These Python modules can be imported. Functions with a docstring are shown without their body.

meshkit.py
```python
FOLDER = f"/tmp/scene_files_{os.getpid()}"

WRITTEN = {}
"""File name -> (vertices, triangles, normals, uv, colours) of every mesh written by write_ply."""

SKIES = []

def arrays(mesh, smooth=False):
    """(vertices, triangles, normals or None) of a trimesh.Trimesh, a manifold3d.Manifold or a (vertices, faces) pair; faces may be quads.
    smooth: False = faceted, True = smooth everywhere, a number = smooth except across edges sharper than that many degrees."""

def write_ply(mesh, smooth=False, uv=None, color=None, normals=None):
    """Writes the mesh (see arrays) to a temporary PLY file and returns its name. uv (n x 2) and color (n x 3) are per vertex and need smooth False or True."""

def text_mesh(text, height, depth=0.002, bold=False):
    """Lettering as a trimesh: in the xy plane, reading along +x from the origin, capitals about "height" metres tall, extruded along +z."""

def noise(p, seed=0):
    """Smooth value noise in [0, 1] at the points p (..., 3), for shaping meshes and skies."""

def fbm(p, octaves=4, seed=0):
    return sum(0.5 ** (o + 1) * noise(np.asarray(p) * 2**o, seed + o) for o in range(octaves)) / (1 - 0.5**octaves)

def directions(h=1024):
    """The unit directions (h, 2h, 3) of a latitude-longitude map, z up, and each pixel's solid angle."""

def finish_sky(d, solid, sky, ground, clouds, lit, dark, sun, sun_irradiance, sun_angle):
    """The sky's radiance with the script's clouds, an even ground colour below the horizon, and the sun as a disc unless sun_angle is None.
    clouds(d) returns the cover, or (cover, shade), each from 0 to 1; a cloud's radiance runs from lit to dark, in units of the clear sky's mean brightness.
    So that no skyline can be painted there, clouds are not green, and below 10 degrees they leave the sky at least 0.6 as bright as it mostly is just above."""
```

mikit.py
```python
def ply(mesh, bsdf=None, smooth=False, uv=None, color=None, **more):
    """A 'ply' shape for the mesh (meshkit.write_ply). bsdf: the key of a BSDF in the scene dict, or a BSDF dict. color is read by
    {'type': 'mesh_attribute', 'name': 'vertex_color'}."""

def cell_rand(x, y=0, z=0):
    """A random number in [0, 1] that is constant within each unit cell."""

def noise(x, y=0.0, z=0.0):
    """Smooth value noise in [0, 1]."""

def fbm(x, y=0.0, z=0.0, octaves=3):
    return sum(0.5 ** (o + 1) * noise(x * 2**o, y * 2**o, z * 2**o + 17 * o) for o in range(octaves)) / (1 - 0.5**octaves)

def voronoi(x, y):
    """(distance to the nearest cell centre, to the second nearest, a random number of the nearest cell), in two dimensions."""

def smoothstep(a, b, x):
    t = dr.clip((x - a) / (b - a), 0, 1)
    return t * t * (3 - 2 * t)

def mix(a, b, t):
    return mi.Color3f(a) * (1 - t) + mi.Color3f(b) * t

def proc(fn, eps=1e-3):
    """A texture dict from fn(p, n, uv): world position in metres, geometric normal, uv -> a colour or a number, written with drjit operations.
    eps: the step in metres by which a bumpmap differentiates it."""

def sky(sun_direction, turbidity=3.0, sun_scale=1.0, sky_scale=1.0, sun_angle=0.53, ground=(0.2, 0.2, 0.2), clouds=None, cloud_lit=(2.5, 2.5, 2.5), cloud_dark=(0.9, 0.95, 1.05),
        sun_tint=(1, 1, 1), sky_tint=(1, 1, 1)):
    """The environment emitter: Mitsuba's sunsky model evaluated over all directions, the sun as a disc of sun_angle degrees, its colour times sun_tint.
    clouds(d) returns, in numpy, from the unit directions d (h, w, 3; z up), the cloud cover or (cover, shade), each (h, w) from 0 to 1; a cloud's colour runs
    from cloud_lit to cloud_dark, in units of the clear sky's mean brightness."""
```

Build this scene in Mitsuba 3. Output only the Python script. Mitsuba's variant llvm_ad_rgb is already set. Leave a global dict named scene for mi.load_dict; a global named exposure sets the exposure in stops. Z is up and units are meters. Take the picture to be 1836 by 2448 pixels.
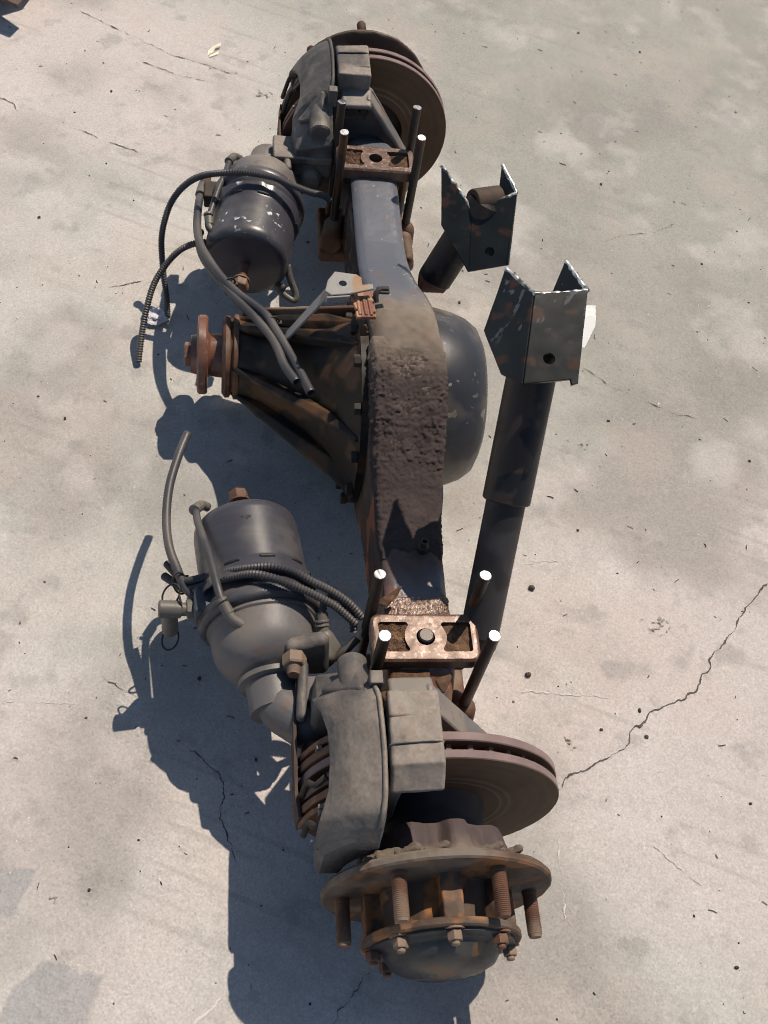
import math, numpy as np, trimesh, mitsuba as mi, drjit as dr
import manifold3d as m3
import mikit, meshkit
from mikit import smoothstep, mix
from shapely.geometry import Polygon
from scipy.interpolate import PchipInterpolator

# ---------------------------------------------------------------- camera, light, exposure
# x: across the axle (right), y: along the axle (away), z: up; the axle's centre line is z = 0, the ground z = GZ
GZ = -0.168
CAM = np.array([-0.2717, -1.1830, 1.3368])
FWD = np.array([0.14930559, 0.57257024, -0.80614587]); FWD /= np.linalg.norm(FWD)
RIGHT = np.array([0.988598, -0.07032851, 0.13314612]); RIGHT -= FWD * (RIGHT @ FWD); RIGHT /= np.linalg.norm(RIGHT)
UP = -np.cross(FWD, RIGHT)
FOV = 2 * math.degrees(math.atan(918 / 2601.0))
AZ, EL = math.radians(37), math.radians(59)
SUN = [math.sin(AZ) * math.cos(EL), math.cos(AZ) * math.cos(EL), math.sin(EL)]
T = mi.ScalarTransform4f
scene, labels = {"type": "scene"}, {}
scene["camera"] = {"type": "perspective", "fov": FOV, "fov_axis": "x", "near_clip": 0.05, "far_clip": 100.0,
                   "to_world": T().look_at(origin=CAM.tolist(), target=(CAM + FWD).tolist(), up=UP.tolist())}
scene["sky"] = mikit.sky(SUN, turbidity=3.0, sky_scale=0.88, sky_tint=(1.20, 1.0, 0.84), sun_tint=(0.942, 0.98, 1.055))
exposure = 2.0

# ---------------------------------------------------------------- materials
C3 = mi.Color3f
LATTICE = mi.Float(np.random.default_rng(1).random(8192).astype(np.float32))   # random lattice values of the value noise
def noise(x, y=0.0, z=0.0):
    q = [mi.Float(v) for v in (x, y, z)]; i = [dr.floor(v) for v in q]
    t = [(v - a) * (v - a) * (3 - 2 * (v - a)) for v, a in zip(q, i)]
    h = [mi.UInt32(mi.Int32(a)) * k for a, k in zip(i, (73856093, 19349663, 83492791))]
    e = [(a, a + k) for a, k in zip(h, (73856093, 19349663, 83492791))]
    yz = [e[1][b] ^ e[2][c] for c in (0, 1) for b in (0, 1)]
    at = lambda w: dr.gather(mi.Float, LATTICE, (w * mi.UInt32(2654435769)) >> 19)
    g = [dr.lerp(at(e[0][0] ^ w), at(e[0][1] ^ w), t[0]) for w in yz]
    return dr.lerp(dr.lerp(g[0], g[1], t[1]), dr.lerp(g[2], g[3], t[1]), t[2])
def fbm(x, y=0.0, z=0.0, octaves=3):
    return sum(0.5 ** (o + 1) * noise(x * 2**o, y * 2**o, z * 2**o + 17 * o) for o in range(octaves)) / (1 - 0.5**octaves)
def F(p, s, o=0.0, octaves=2): return fbm(p.x * s + o, p.y * s + o * 1.7, p.z * s - o, octaves)
def N(p, s, o=0.0): return noise(p.x * s + o, p.y * s + o * 1.7, p.z * s - o)
def S(a, b, x): return smoothstep(a, b, x)

def bsdf(name, color, rough=0.6, metallic=0.0, bump=None, bscale=0.001, eps=5e-4, spec=0.4, k=0.74, **more):
    col = color if k == 1 else (lambda p, n, uv: color(p, n, uv) * k)
    d = {"type": "principled", "base_color": mikit.proc(col), "roughness": mikit.proc(rough) if callable(rough) else rough, "metallic": mikit.proc(metallic) if callable(metallic) else metallic, "specular": spec, **more}
    if bump is not None:
        d = {"type": "bumpmap", "arbitrary": mikit.proc(bump, eps), "scale": bscale, "bsdf": d}
    scene[name] = {"type": "twosided", "bsdf": d}
    return name

def rot(p, a, k=1.0): return (p.x * math.cos(a) - p.y * math.sin(a)) * k, (p.x * math.sin(a) + p.y * math.cos(a)) * k
def N2(p, a, s, o=0.0):
    x, y = rot(p, a, s); return noise(x + o, y - 1.3 * o, 0.5)
def F2(p, a, s, o=0.0, octaves=3):
    x, y = rot(p, a, s); return fbm(x + o, y - 1.3 * o, 0.5, octaves)
def convex(p, pts):                                         # signed distance to a convex outline, anticlockwise points
    d = mi.Float(-9)
    for (ax, ay), (bx, by) in zip(pts, pts[1:] + pts[:1]):
        L = math.hypot(bx - ax, by - ay); d = dr.maximum(d, ((p.x - ax) * (by - ay) - (p.y - ay) * (bx - ax)) / L)
    return d
def c_concrete(p, n, uv):
    q = F2(p, 0.4, 1.4, 3, 4)
    c = mix((0.395, 0.365, 0.352), (0.355, 0.350, 0.330), S(0.35, 0.62, q))
    c = mix(c, C3(0.205, 0.210, 0.185), 0.72 * S(0.05, 0.75, p.x + 0.35 * p.y + 0.7 * (q - 0.5)) * S(-0.25, 0.3, p.y))
    c = mix(c, C3(0.195, 0.188, 0.175), 0.66 * S(0.46, 0.72, F2(p, 1.1, 3.2, 31, 5)))
    c = mix(c, C3(0.43, 0.415, 0.40), 0.45 * S(0.50, 0.72, F2(p, 2.0, 7.5, 11, 5)))
    c = mix(c, C3(0.41, 0.335, 0.30), 0.22 * S(0.45, 0.75, F2(p, 0.8, 6.0, 51, 4)))
    c = mix(c, C3(0.20, 0.195, 0.19), 0.45 * S(0.55, 0.80, F2(p, 0.3, 26.0, 5, 4)))
    x, y = rot(p, 0.42)                                     # streaks dragged across the slab
    c = mix(c, C3(0.21, 0.205, 0.19), 0.35 * S(0.68, 0.92, noise(x * 4, y * 70, 4)) * S(0.4, 0.7, N2(p, 1.3, 5)))
    d = dr.sqrt(dr.square((p.x + 0.26) / 0.16) + dr.square((p.y + 0.12) / 0.17)) + 0.9 * (F2(p, 0.7, 9) - 0.5)   # oil under the differential
    c = mix(c, C3(0.16, 0.155, 0.15), 0.5 * (1 - S(0.3, 1.2, d)))
    w = 0.02 * (F2(p, 0.5, 24, 5) - 0.5)                    # soft cast shadows painted into the slab colour, near left edge
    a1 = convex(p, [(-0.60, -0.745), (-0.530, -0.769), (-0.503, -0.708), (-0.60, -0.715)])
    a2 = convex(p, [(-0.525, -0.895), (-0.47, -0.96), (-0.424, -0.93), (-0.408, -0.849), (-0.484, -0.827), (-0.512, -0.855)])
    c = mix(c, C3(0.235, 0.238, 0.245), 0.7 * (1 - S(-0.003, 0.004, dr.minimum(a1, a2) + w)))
    # aggregate: brushed fine grain, dark and pale grains
    g = N2(p, 0.5, 520) + N2(p, 1.2, 410, 3)
    c *= 0.74 + 0.26 * g
    c = mix(c, C3(0.10, 0.095, 0.09), 0.6 * S(0.62, 0.75, N2(p, 0.2, 230, 7) * N2(p, 0.95, 250, 2)))
    return mix(c, C3(0.62, 0.60, 0.57), 0.6 * S(0.66, 0.78, N2(p, 0.6, 300, 9) * N2(p, 1.4, 270, 1)))
def b_concrete(p, n, uv):
    return 0.5 * F2(p, 0.5, 70, 0, 2) + 0.5 * N2(p, 1.1, 340, 3)
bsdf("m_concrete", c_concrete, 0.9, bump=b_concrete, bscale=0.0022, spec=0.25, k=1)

def c_crack(p, n, uv): return C3(0.11, 0.10, 0.09) * (0.6 + 0.8 * N(p, 200))
bsdf("m_crack", c_crack, 0.95, spec=0.1)

def dusty(p, n, s, lo, hi, o=0.0): return S(lo, hi, F(p, s, o) + 0.22 * n.z)

def b_cast(p, n, uv): return F(p, 90, 3, 2)
def b_fine(p, n, uv): return F(p, 210, 3, 2)

def c_bluepaint(p, n, uv):                                  # grey-blue weathered paint
    c = mix((0.075, 0.082, 0.10), (0.125, 0.132, 0.15), F(p, 22, 1))
    return mix(c, C3(0.17, 0.145, 0.12), 0.65 * dusty(p, n, 13, 0.52, 0.85, 4))
bsdf("m_blue_paint", c_bluepaint, 0.42)

def c_cover(p, n, uv):                                      # nearly black blue paint, small flaked spots
    c = mix((0.030, 0.033, 0.045), (0.060, 0.064, 0.078), F(p, 16, 1))
    c = mix(c, C3(0.20, 0.165, 0.13), 0.75 * S(0.55, 0.74, F(p, 15, 4, 3) + 0.12 * n.z))
    m = S(0.69, 0.73, F(p, 62, 9, 3)) * S(0.45, 0.6, N(p, 20, 3))
    return mix(c, mix((0.26, 0.19, 0.12), (0.45, 0.43, 0.42), N(p, 90, 5)), 0.85 * m)
bsdf("m_cover", c_cover, 0.36, k=0.5, spec=0.3)

def c_housing(p, n, uv):                                    # axle housing: bluish paint, tan dust, dark mud stain, rust at the edges and flank
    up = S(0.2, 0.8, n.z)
    c = mix((0.018, 0.016, 0.016), (0.105, 0.115, 0.14), up)  # shade of the flanks painted in: near black beside the paler top
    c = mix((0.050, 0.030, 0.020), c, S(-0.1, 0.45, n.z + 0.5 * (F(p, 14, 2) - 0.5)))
    rear = S(0.02, 0.16, p.y + 0.09 * (F(p, 15, 7) - 0.5))
    mud = (1 - rear) * S(-0.43, -0.38, p.y + 0.10 * (F(p, 18, 3) - 0.5))
    tan = S(-0.12, 0.0, p.y + 0.16 * (F(p, 11, 5) - 0.5))
    mc = mix((0.095, 0.067, 0.060), (0.19, 0.155, 0.12), tan)
    c = mix(c, mc * (0.7 + 0.6 * F(p, 70, 3)), 0.95 * mud * S(-0.3, 0.35, n.z))
    rust = S(0.60, 0.72, F(p, 55, 9, 3) + 0.16 * S(-0.42, -0.47, p.y) + 0.10 * S(0.55, 0.9, dr.abs(n.x)) * S(0.1, -0.1, p.y))
    c = mix(c, mix((0.10, 0.05, 0.035), (0.26, 0.12, 0.06), N(p, 60)), rust * (1 - 0.8 * mud) * (1 - 0.8 * rear * up))
    c = mix(c, C3(0.34, 0.28, 0.26), 0.6 * S(0.58, 0.70, F(p, 80, 4, 3)) * S(-0.43, -0.455, p.y) * up)
    c = mix(c, C3(0.34, 0.12, 0.05), 0.75 * S(0.48, 0.62, F(p, 20, 19, 3)) * S(0.45, 0.8, dr.abs(n.x)) * S(-0.16, -0.24, p.y))
    return mix(c, C3(0.36, 0.34, 0.32), 0.6 * S(0.74, 0.78, F(p, 75, 14, 3)) * rear * up)
def b_housing(p, n, uv): return F(p, 120, 3, 2) * (0.3 + 0.7 * S(0.15, 0.0, p.y))
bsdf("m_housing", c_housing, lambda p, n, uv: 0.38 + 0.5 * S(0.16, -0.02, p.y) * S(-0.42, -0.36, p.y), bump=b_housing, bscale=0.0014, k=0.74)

def c_mud(p, n, uv):
    t = S(-0.10, -0.035, p.y + 0.06 * (F(p, 25, 4) - 0.5))
    return mix((0.042, 0.032, 0.031), (0.088, 0.066, 0.063), F(p, 60, 2)) * (1 - t) + C3(0.185, 0.150, 0.120) * (0.75 + 0.5 * F(p, 70, 3)) * t
bsdf("m_mud", c_mud, 0.9, bump=b_fine, bscale=0.0016, spec=0.2, k=0.66)

def c_flake(p, n, uv):                                      # loose rust scale and dirt in the pads
    c = mix((0.065, 0.040, 0.028), (0.20, 0.115, 0.07), F(p, 150, 3, 2))
    return mix(c, C3(0.28, 0.17, 0.09), S(0.62, 0.8, F(p, 60, 1)))
bsdf("m_flake", c_flake, 0.9, spec=0.2, k=0.62)

def c_castdust(p, n, uv):                                   # caliper castings: grey paint under brown dust
    c = mix((0.060, 0.060, 0.063), (0.12, 0.112, 0.105), F(p, 20, 3))
    c = mix(c, C3(0.245, 0.210, 0.178), 0.92 * S(0.42, 0.66, F(p, 10, 6, 3) + 0.20 * (n.z - 0.35)))
    c = mix(c, C3(0.20, 0.125, 0.085), 0.35 * S(0.62, 0.76, F(p, 85, 2, 3)))
    c = mix(c, C3(0.050, 0.048, 0.050), 0.75 * S(0.52, 0.70, F(p, 13, 32, 3)))
    return c * (0.86 + 0.28 * N(p, 330))
bsdf("m_cast", c_castdust, 0.62, bump=b_cast, bscale=0.0018, spec=0.35, k=0.8)

def c_castdark(p, n, uv):
    c = mix((0.035, 0.032, 0.030), (0.085, 0.072, 0.06), F(p, 30, 3))
    return mix(c, C3(0.15, 0.10, 0.06), 0.7 * S(0.55, 0.7, F(p, 17, 6, 2)))
bsdf("m_cast_dark", c_castdark, 0.75, spec=0.3, k=0.5)

def c_rust(p, n, uv):                                       # brown-orange rust
    c = mix((0.085, 0.045, 0.032), (0.21, 0.105, 0.062), F(p, 45, 3, 2))
    c = mix(c, C3(0.25, 0.115, 0.05), 0.7 * S(0.60, 0.74, F(p, 40, 8, 3)))
    return mix(c, C3(0.30, 0.24, 0.18), 0.6 * S(0.58, 0.8, F(p, 18, 5) + 0.12 * n.z))
bsdf("m_rust", c_rust, 0.7, spec=0.35, k=0.68)

def c_rustd(p, n, uv): return mix((0.055, 0.038, 0.03), (0.13, 0.085, 0.06), F(p, 45, 3))
bsdf("m_rust_dark", c_rustd, 0.75, spec=0.3, k=0.55)
def c_pinion(p, n, uv):
    c = mix((0.10, 0.045, 0.03), (0.24, 0.10, 0.06), F(p, 55, 3, 2))
    return mix(c, C3(0.33, 0.22, 0.17), 0.5 * S(0.6, 0.75, F(p, 90, 8, 2)))
bsdf("m_pinion", c_pinion, 0.38, spec=0.6)

def c_carrier(p, n, uv):
    c = mix((0.016, 0.015, 0.015), (0.050, 0.036, 0.026), F(p, 20, 3, 2))
    return mix(c, C3(0.17, 0.085, 0.04), 0.85 * S(0.46, 0.64, F(p, 24, 8, 3)))
bsdf("m_carrier", c_carrier, 0.55, k=0.44, spec=0.25)

def c_hub(p, n, uv):
    c = mix((0.070, 0.047, 0.036), (0.15, 0.10, 0.07), F(p, 40, 3, 2))
    c = mix(c, C3(0.42, 0.18, 0.06), 0.85 * S(0.50, 0.66, F(p, 38, 8, 3)) * S(-0.800, -0.812, p.y))
    return mix(c, C3(0.225, 0.19, 0.155), 0.85 * S(0.48, 0.66, F(p, 20, 5, 3) + 0.15 * n.z) * S(-0.812, -0.804, p.y) + 0.35 * S(0.5, 0.7, F(p, 33, 15, 3)) * S(0.3, 0.8, n.z) * S(-0.80, -0.82, p.y))
bsdf("m_hub", c_hub, 0.72, bump=b_cast, bscale=0.002, spec=0.3, k=0.62)

def c_cap(p, n, uv):
    c = mix((0.018, 0.024, 0.045), (0.075, 0.085, 0.09), S(0.42, 0.6, F(p, 26, 4, 2)))
    c = mix(c, C3(0.17, 0.16, 0.13), 0.75 * S(0.52, 0.7, F(p, 16, 8, 2)))
    return mix(c, C3(0.26, 0.13, 0.05), 0.8 * S(0.64, 0.72, F(p, 34, 12, 2)))
bsdf("m_cap", c_cap, 0.45, k=0.38)

def c_disc(p, n, uv):
    r = dr.sqrt(dr.square(p.x) + dr.square(p.z))
    face = S(0.6, 0.9, dr.abs(n.y))
    c = mix((0.15, 0.105, 0.105), (0.225, 0.165, 0.155), F(p, 60, 3))
    f = mix((0.085, 0.058, 0.042), (0.108, 0.074, 0.052), noise(r * 330, 0.0, 3))
    f = mix(f, C3(0.20, 0.165, 0.125), 0.5 * S(0.004, 0.001, dr.abs(r - 0.104)))
    f = mix(f, C3(0.20, 0.19, 0.17), 0.5 * S(0.003, 0.001, dr.abs(r - 0.093)))
    f *= C3(1.0, 0.90, 0.78)
    f = mix(f, C3(0.10, 0.055, 0.032), 0.6 * S(0.55, 0.72, F(p, 26, 12, 3)))
    return mix(c, f * (0.7 + 0.6 * F(p, 24, 2)), face)
bsdf("m_disc", c_disc, 0.6, k=0.85, spec=0.2)

def c_neck(p, n, uv):
    c = mix((0.055, 0.042, 0.045), (0.115, 0.085, 0.085), F(p, 40, 3))
    return mix(c, C3(0.19, 0.155, 0.125), 0.85 * S(-0.765, -0.785, p.y + 0.02 * (F(p, 60, 4) - 0.5)))
bsdf("m_neck", c_neck, 0.7, spec=0.2)
def c_hat(p, n, uv):
    c = mix((0.030, 0.033, 0.045), (0.075, 0.07, 0.08), F(p, 40, 3))
    return mix(c, C3(0.13, 0.10, 0.095), 0.7 * S(0.5, 0.7, F(p, 25, 8)))
bsdf("m_hat", c_hat, 0.6, k=0.5, spec=0.2)

def c_can(p, n, uv):                                        # black spring chamber, chips to bare metal
    c = mix((0.040, 0.040, 0.050), (0.066, 0.064, 0.076), F(p, 16, 3))
    c = mix(c, C3(0.15, 0.14, 0.13), 0.35 * S(0.56, 0.74, F(p, 22, 6, 3) + 0.04 * n.z))
    c *= 0.9 + 0.2 * noise(p.y * 240, p.x * 14, p.z * 14)
    chip = S(0.67, 0.70, F(p, 130, 21, 3)) * S(0.62, 0.70, F(p, 16, 42, 2)) * S(0.15, 0.2, p.y) * S(0.5, 0.9, n.z)
    return mix(c, C3(0.62, 0.62, 0.64), chip)
bsdf("m_can", c_can, 0.34, k=0.74)

def c_dome(p, n, uv):
    c = mix((0.085, 0.083, 0.090), (0.14, 0.132, 0.13), F(p, 16, 3))
    c = mix(c, C3(0.20, 0.175, 0.15), 0.8 * S(0.50, 0.68, F(p, 11, 6) + 0.08 * n.z))
    return mix(c, C3(0.15, 0.10, 0.08), 0.7 * S(0.70, 0.74, F(p, 55, 2, 3)))
bsdf("m_dome", c_dome, 0.5, bump=b_cast, bscale=0.0003, spec=0.4, k=0.80)

def c_hose(p, n, uv):
    c = mix((0.036, 0.036, 0.042), (0.070, 0.067, 0.072), F(p, 30, 3))
    return mix(c, C3(0.15, 0.135, 0.12), 0.45 * S(0.5, 0.8, F(p, 14, 9) + 0.15 * n.z))
bsdf("m_hose", c_hose, 0.45, k=0.75, spec=0.35)
def c_ferr(p, n, uv): return mix((0.10, 0.095, 0.09), (0.19, 0.175, 0.15), F(p, 40, 3) + 0.12 * n.z)
bsdf("m_ferrule", c_ferr, 0.5, k=0.6)
def c_rubber(p, n, uv): return mix((0.012, 0.012, 0.013), (0.03, 0.028, 0.026), F(p, 50, 3))
bsdf("m_black", c_rubber, 0.6)
def c_blue(p, n, uv): return mix((0.03, 0.055, 0.085), (0.07, 0.075, 0.08), F(p, 50, 3))
bsdf("m_blue_plastic", c_blue, 0.5)

def c_pad(p, n, uv):                                        # polished, rusty spring seat
    c = mix((0.115, 0.066, 0.048), (0.20, 0.13, 0.10), F(p, 120, 3, 3))
    c = mix(c, C3(0.12, 0.060, 0.042), 0.8 * S(0.54, 0.70, F(p, 45, 7, 3)))
    return mix(c, C3(0.42, 0.36, 0.33), 0.5 * S(0.60, 0.74, F(p, 260, 17, 2)) * S(0.5, 0.9, n.z))
bsdf("m_pad", c_pad, 0.42, metallic=0.25, k=0.66)

def c_bolt(p, n, uv):
    c = mix((0.055, 0.045, 0.042), (0.095, 0.075, 0.065), F(p, 50, 3))
    return mix(c, C3(0.21, 0.10, 0.045), 0.8 * S(0.52, 0.66, F(p, 20, 8, 2)))
bsdf("m_bolt", c_bolt, 0.42, metallic=0.3, k=0.5)
def c_cut(p, n, uv): return mix((0.12, 0.11, 0.11), (0.46, 0.45, 0.45), S(0.25, 0.6, noise(p.x * 420 + p.y * 160, p.y * 60, p.z * 9)))
bsdf("m_cut", c_cut, 0.38, metallic=0.9, k=1)

def c_shock(p, n, uv):
    c = mix((0.016, 0.017, 0.020), (0.036, 0.036, 0.040), F(p, 30, 3))
    return mix(c, C3(0.095, 0.068, 0.055), 0.85 * S(0.50, 0.60, F(p, 30, 8, 3) - 0.13 * n.x))
bsdf("m_shock", c_shock, 0.42, k=0.4, spec=0.22)
def c_shockl(p, n, uv):
    c = mix((0.045, 0.043, 0.045), (0.085, 0.078, 0.076), F(p, 22, 3))
    return mix(c, C3(0.035, 0.03, 0.03), 0.8 * S(0.55, 0.65, F(p, 28, 8, 2)))
bsdf("m_shock_lower", c_shockl, 0.5, k=0.5, spec=0.25)
def c_brk(p, n, uv):
    c = mix((0.014, 0.017, 0.018), (0.034, 0.040, 0.042), F(p, 30, 3, 2))
    c = mix(c, C3(0.11, 0.055, 0.035), 0.6 * S(0.60, 0.76, F(p, 50, 8, 3) - 0.10 * n.x))
    return mix(c, C3(0.14, 0.16, 0.20), 0.7 * S(0.66, 0.74, fbm(p.x * 130 - p.y * 60, p.y * 60 + p.z * 50, p.x * 30, 3)) * S(-0.235, -0.215, p.y) * S(0.12, 0.10, p.y))  # bluish sky-glare streaks painted into the near bracket colour
bsdf("m_bracket", c_brk, 0.24, spec=0.22, k=0.5)
def c_weld(p, n, uv): return mix((0.09, 0.095, 0.085), (0.60, 0.62, 0.59), S(0.25, 0.75, F(p, 150, 3)))
bsdf("m_torch_cut", c_weld, 0.36, metallic=0.7, k=1)
def c_strap(p, n, uv):
    c = mix((0.20, 0.20, 0.205), (0.30, 0.285, 0.26), F(p, 24, 3, 2))
    return mix(c, C3(0.30, 0.17, 0.08), S(0.64, 0.72, F(p, 30, 8, 2)))
bsdf("m_strap", c_strap, 0.45, k=0.72)
def c_rib(p, n, uv):
    s = S(0.35, 0.65, noise(p.x * 190, p.y * 6, 2))
    return mix(mix((0.20, 0.075, 0.045), (0.42, 0.21, 0.12), s), C3(0.5, 0.33, 0.2), 0.5 * S(0.55, 0.75, F(p, 80, 4)))
bsdf("m_rib", c_rib, 0.6)
bsdf("m_paper", lambda p, n, uv: mix((0.80, 0.80, 0.76), (0.86, 0.86, 0.84), N(p, 120)), 0.6, k=1)
bsdf("m_foil", lambda p, n, uv: mix((0.30, 0.29, 0.31), (0.55, 0.54, 0.56), F(p, 90, 2)), 0.35, k=1)
bsdf("m_mudclod", lambda p, n, uv: mix((0.10, 0.08, 0.065), (0.18, 0.15, 0.12), F(p, 80, 3)), 0.9, spec=0.1)
bsdf("m_leaf", lambda p, n, uv: mix((0.55, 0.50, 0.38), (0.68, 0.64, 0.52), N(p, 200)), 0.7, k=1)
bsdf("m_spall", lambda p, n, uv: mix((0.20, 0.19, 0.17), (0.38, 0.35, 0.31), F(p, 120, 3)), 0.9, k=1)
bsdf("m_pebble", lambda p, n, uv: mix((0.045, 0.04, 0.036), (0.20, 0.18, 0.16), S(0.5, 0.75, noise(p.x * 23, p.y * 23, 4))), 0.85)
bsdf("m_scrap", lambda p, n, uv: mix((0.03, 0.028, 0.03), (0.13, 0.08, 0.06), F(p, 30, 4)), 0.6)

# ---------------------------------------------------------------- mesh helpers
A = lambda *v: np.array(v, float)
unit = lambda v: np.asarray(v, float) / np.linalg.norm(v)
TM = lambda v, f: trimesh.Trimesh(np.asarray(v, float), np.asarray(f, int), process=False)
def cat(*ms): return trimesh.util.concatenate([to_tm(m) for m in ms])
def to_tm(m):
    if isinstance(m, m3.Manifold):
        k = m.to_mesh(); return TM(k.vert_properties[:, :3], k.tri_verts)
    return m
def man(t): return m3.Manifold(m3.Mesh(np.asarray(t.vertices, np.float32), np.asarray(t.faces, np.uint32)))
def frame(axis, hint=None):
    z = unit(axis); h = A(0, 0, 1) if hint is None else A(*hint)
    if abs(z @ unit(h)) > 0.95: h = A(1, 0, 0) if abs(z[0]) < 0.8 else A(0, 1, 0)
    x = unit(np.cross(h, z)); return np.stack([x, np.cross(z, x), z], 1)

def lathe(prof, center, axis, n=48, rf=None, hint=None):
    """Solid of revolution of the closed profile [(r, h), ...] about axis through center; rf(i, angle) scales the radius."""
    prof = [(max(r, 1e-5), h) for r, h in prof]
    th = np.arange(n) * 2 * np.pi / n
    v = []
    for i, (r, h) in enumerate(prof):
        k = np.ones(n) if rf is None else rf(i, th)
        v.append(np.stack([r * k * np.cos(th), r * k * np.sin(th), np.full(n, h)], 1))
    v = np.concatenate(v); f = []
    j = np.arange(n); k = (j + 1) % n
    for i in range(len(prof) - 1):
        a, b = i * n, (i + 1) * n
        f += [np.stack([a + j, a + k, b + k], 1), np.stack([a + j, b + k, b + j], 1)]
    f = np.concatenate(f)
    c0, c1 = len(v), len(v) + 1                             # close both ends
    v = np.vstack([v, [[0, 0, prof[0][1]], [0, 0, prof[-1][1]]]])
    e = (len(prof) - 1) * n
    f = np.vstack([f, np.stack([np.full(n, c0), k, j], 1), np.stack([np.full(n, c1), e + j, e + k], 1)])
    m = TM(v @ frame(axis, hint).T + A(*center), f)
    return fix(m)
def ring(ro, ri, h0, h1, center, axis, n=64, b=0.0015):
    """Flat ring with chamfered outer edges."""
    p = [(ri, h0), (ro - b, h0), (ro, h0 + b), (ro, h1 - b), (ro - b, h1), (ri, h1)]
    th = np.arange(n) * 2 * np.pi / n; j = np.arange(n); k = (j + 1) % n; L = len(p)
    v = np.concatenate([np.stack([r * np.cos(th), r * np.sin(th), np.full(n, h)], 1) for r, h in p]); f = []
    for i in range(L):
        a, c = i * n, ((i + 1) % L) * n
        f += [np.stack([a + j, a + k, c + k], 1), np.stack([a + j, c + k, c + j], 1)]
    return fix(TM(v @ frame(axis).T + A(*center), np.concatenate(f)))
def fix(m):
    if m.volume < 0: m.invert()
    return m
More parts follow.
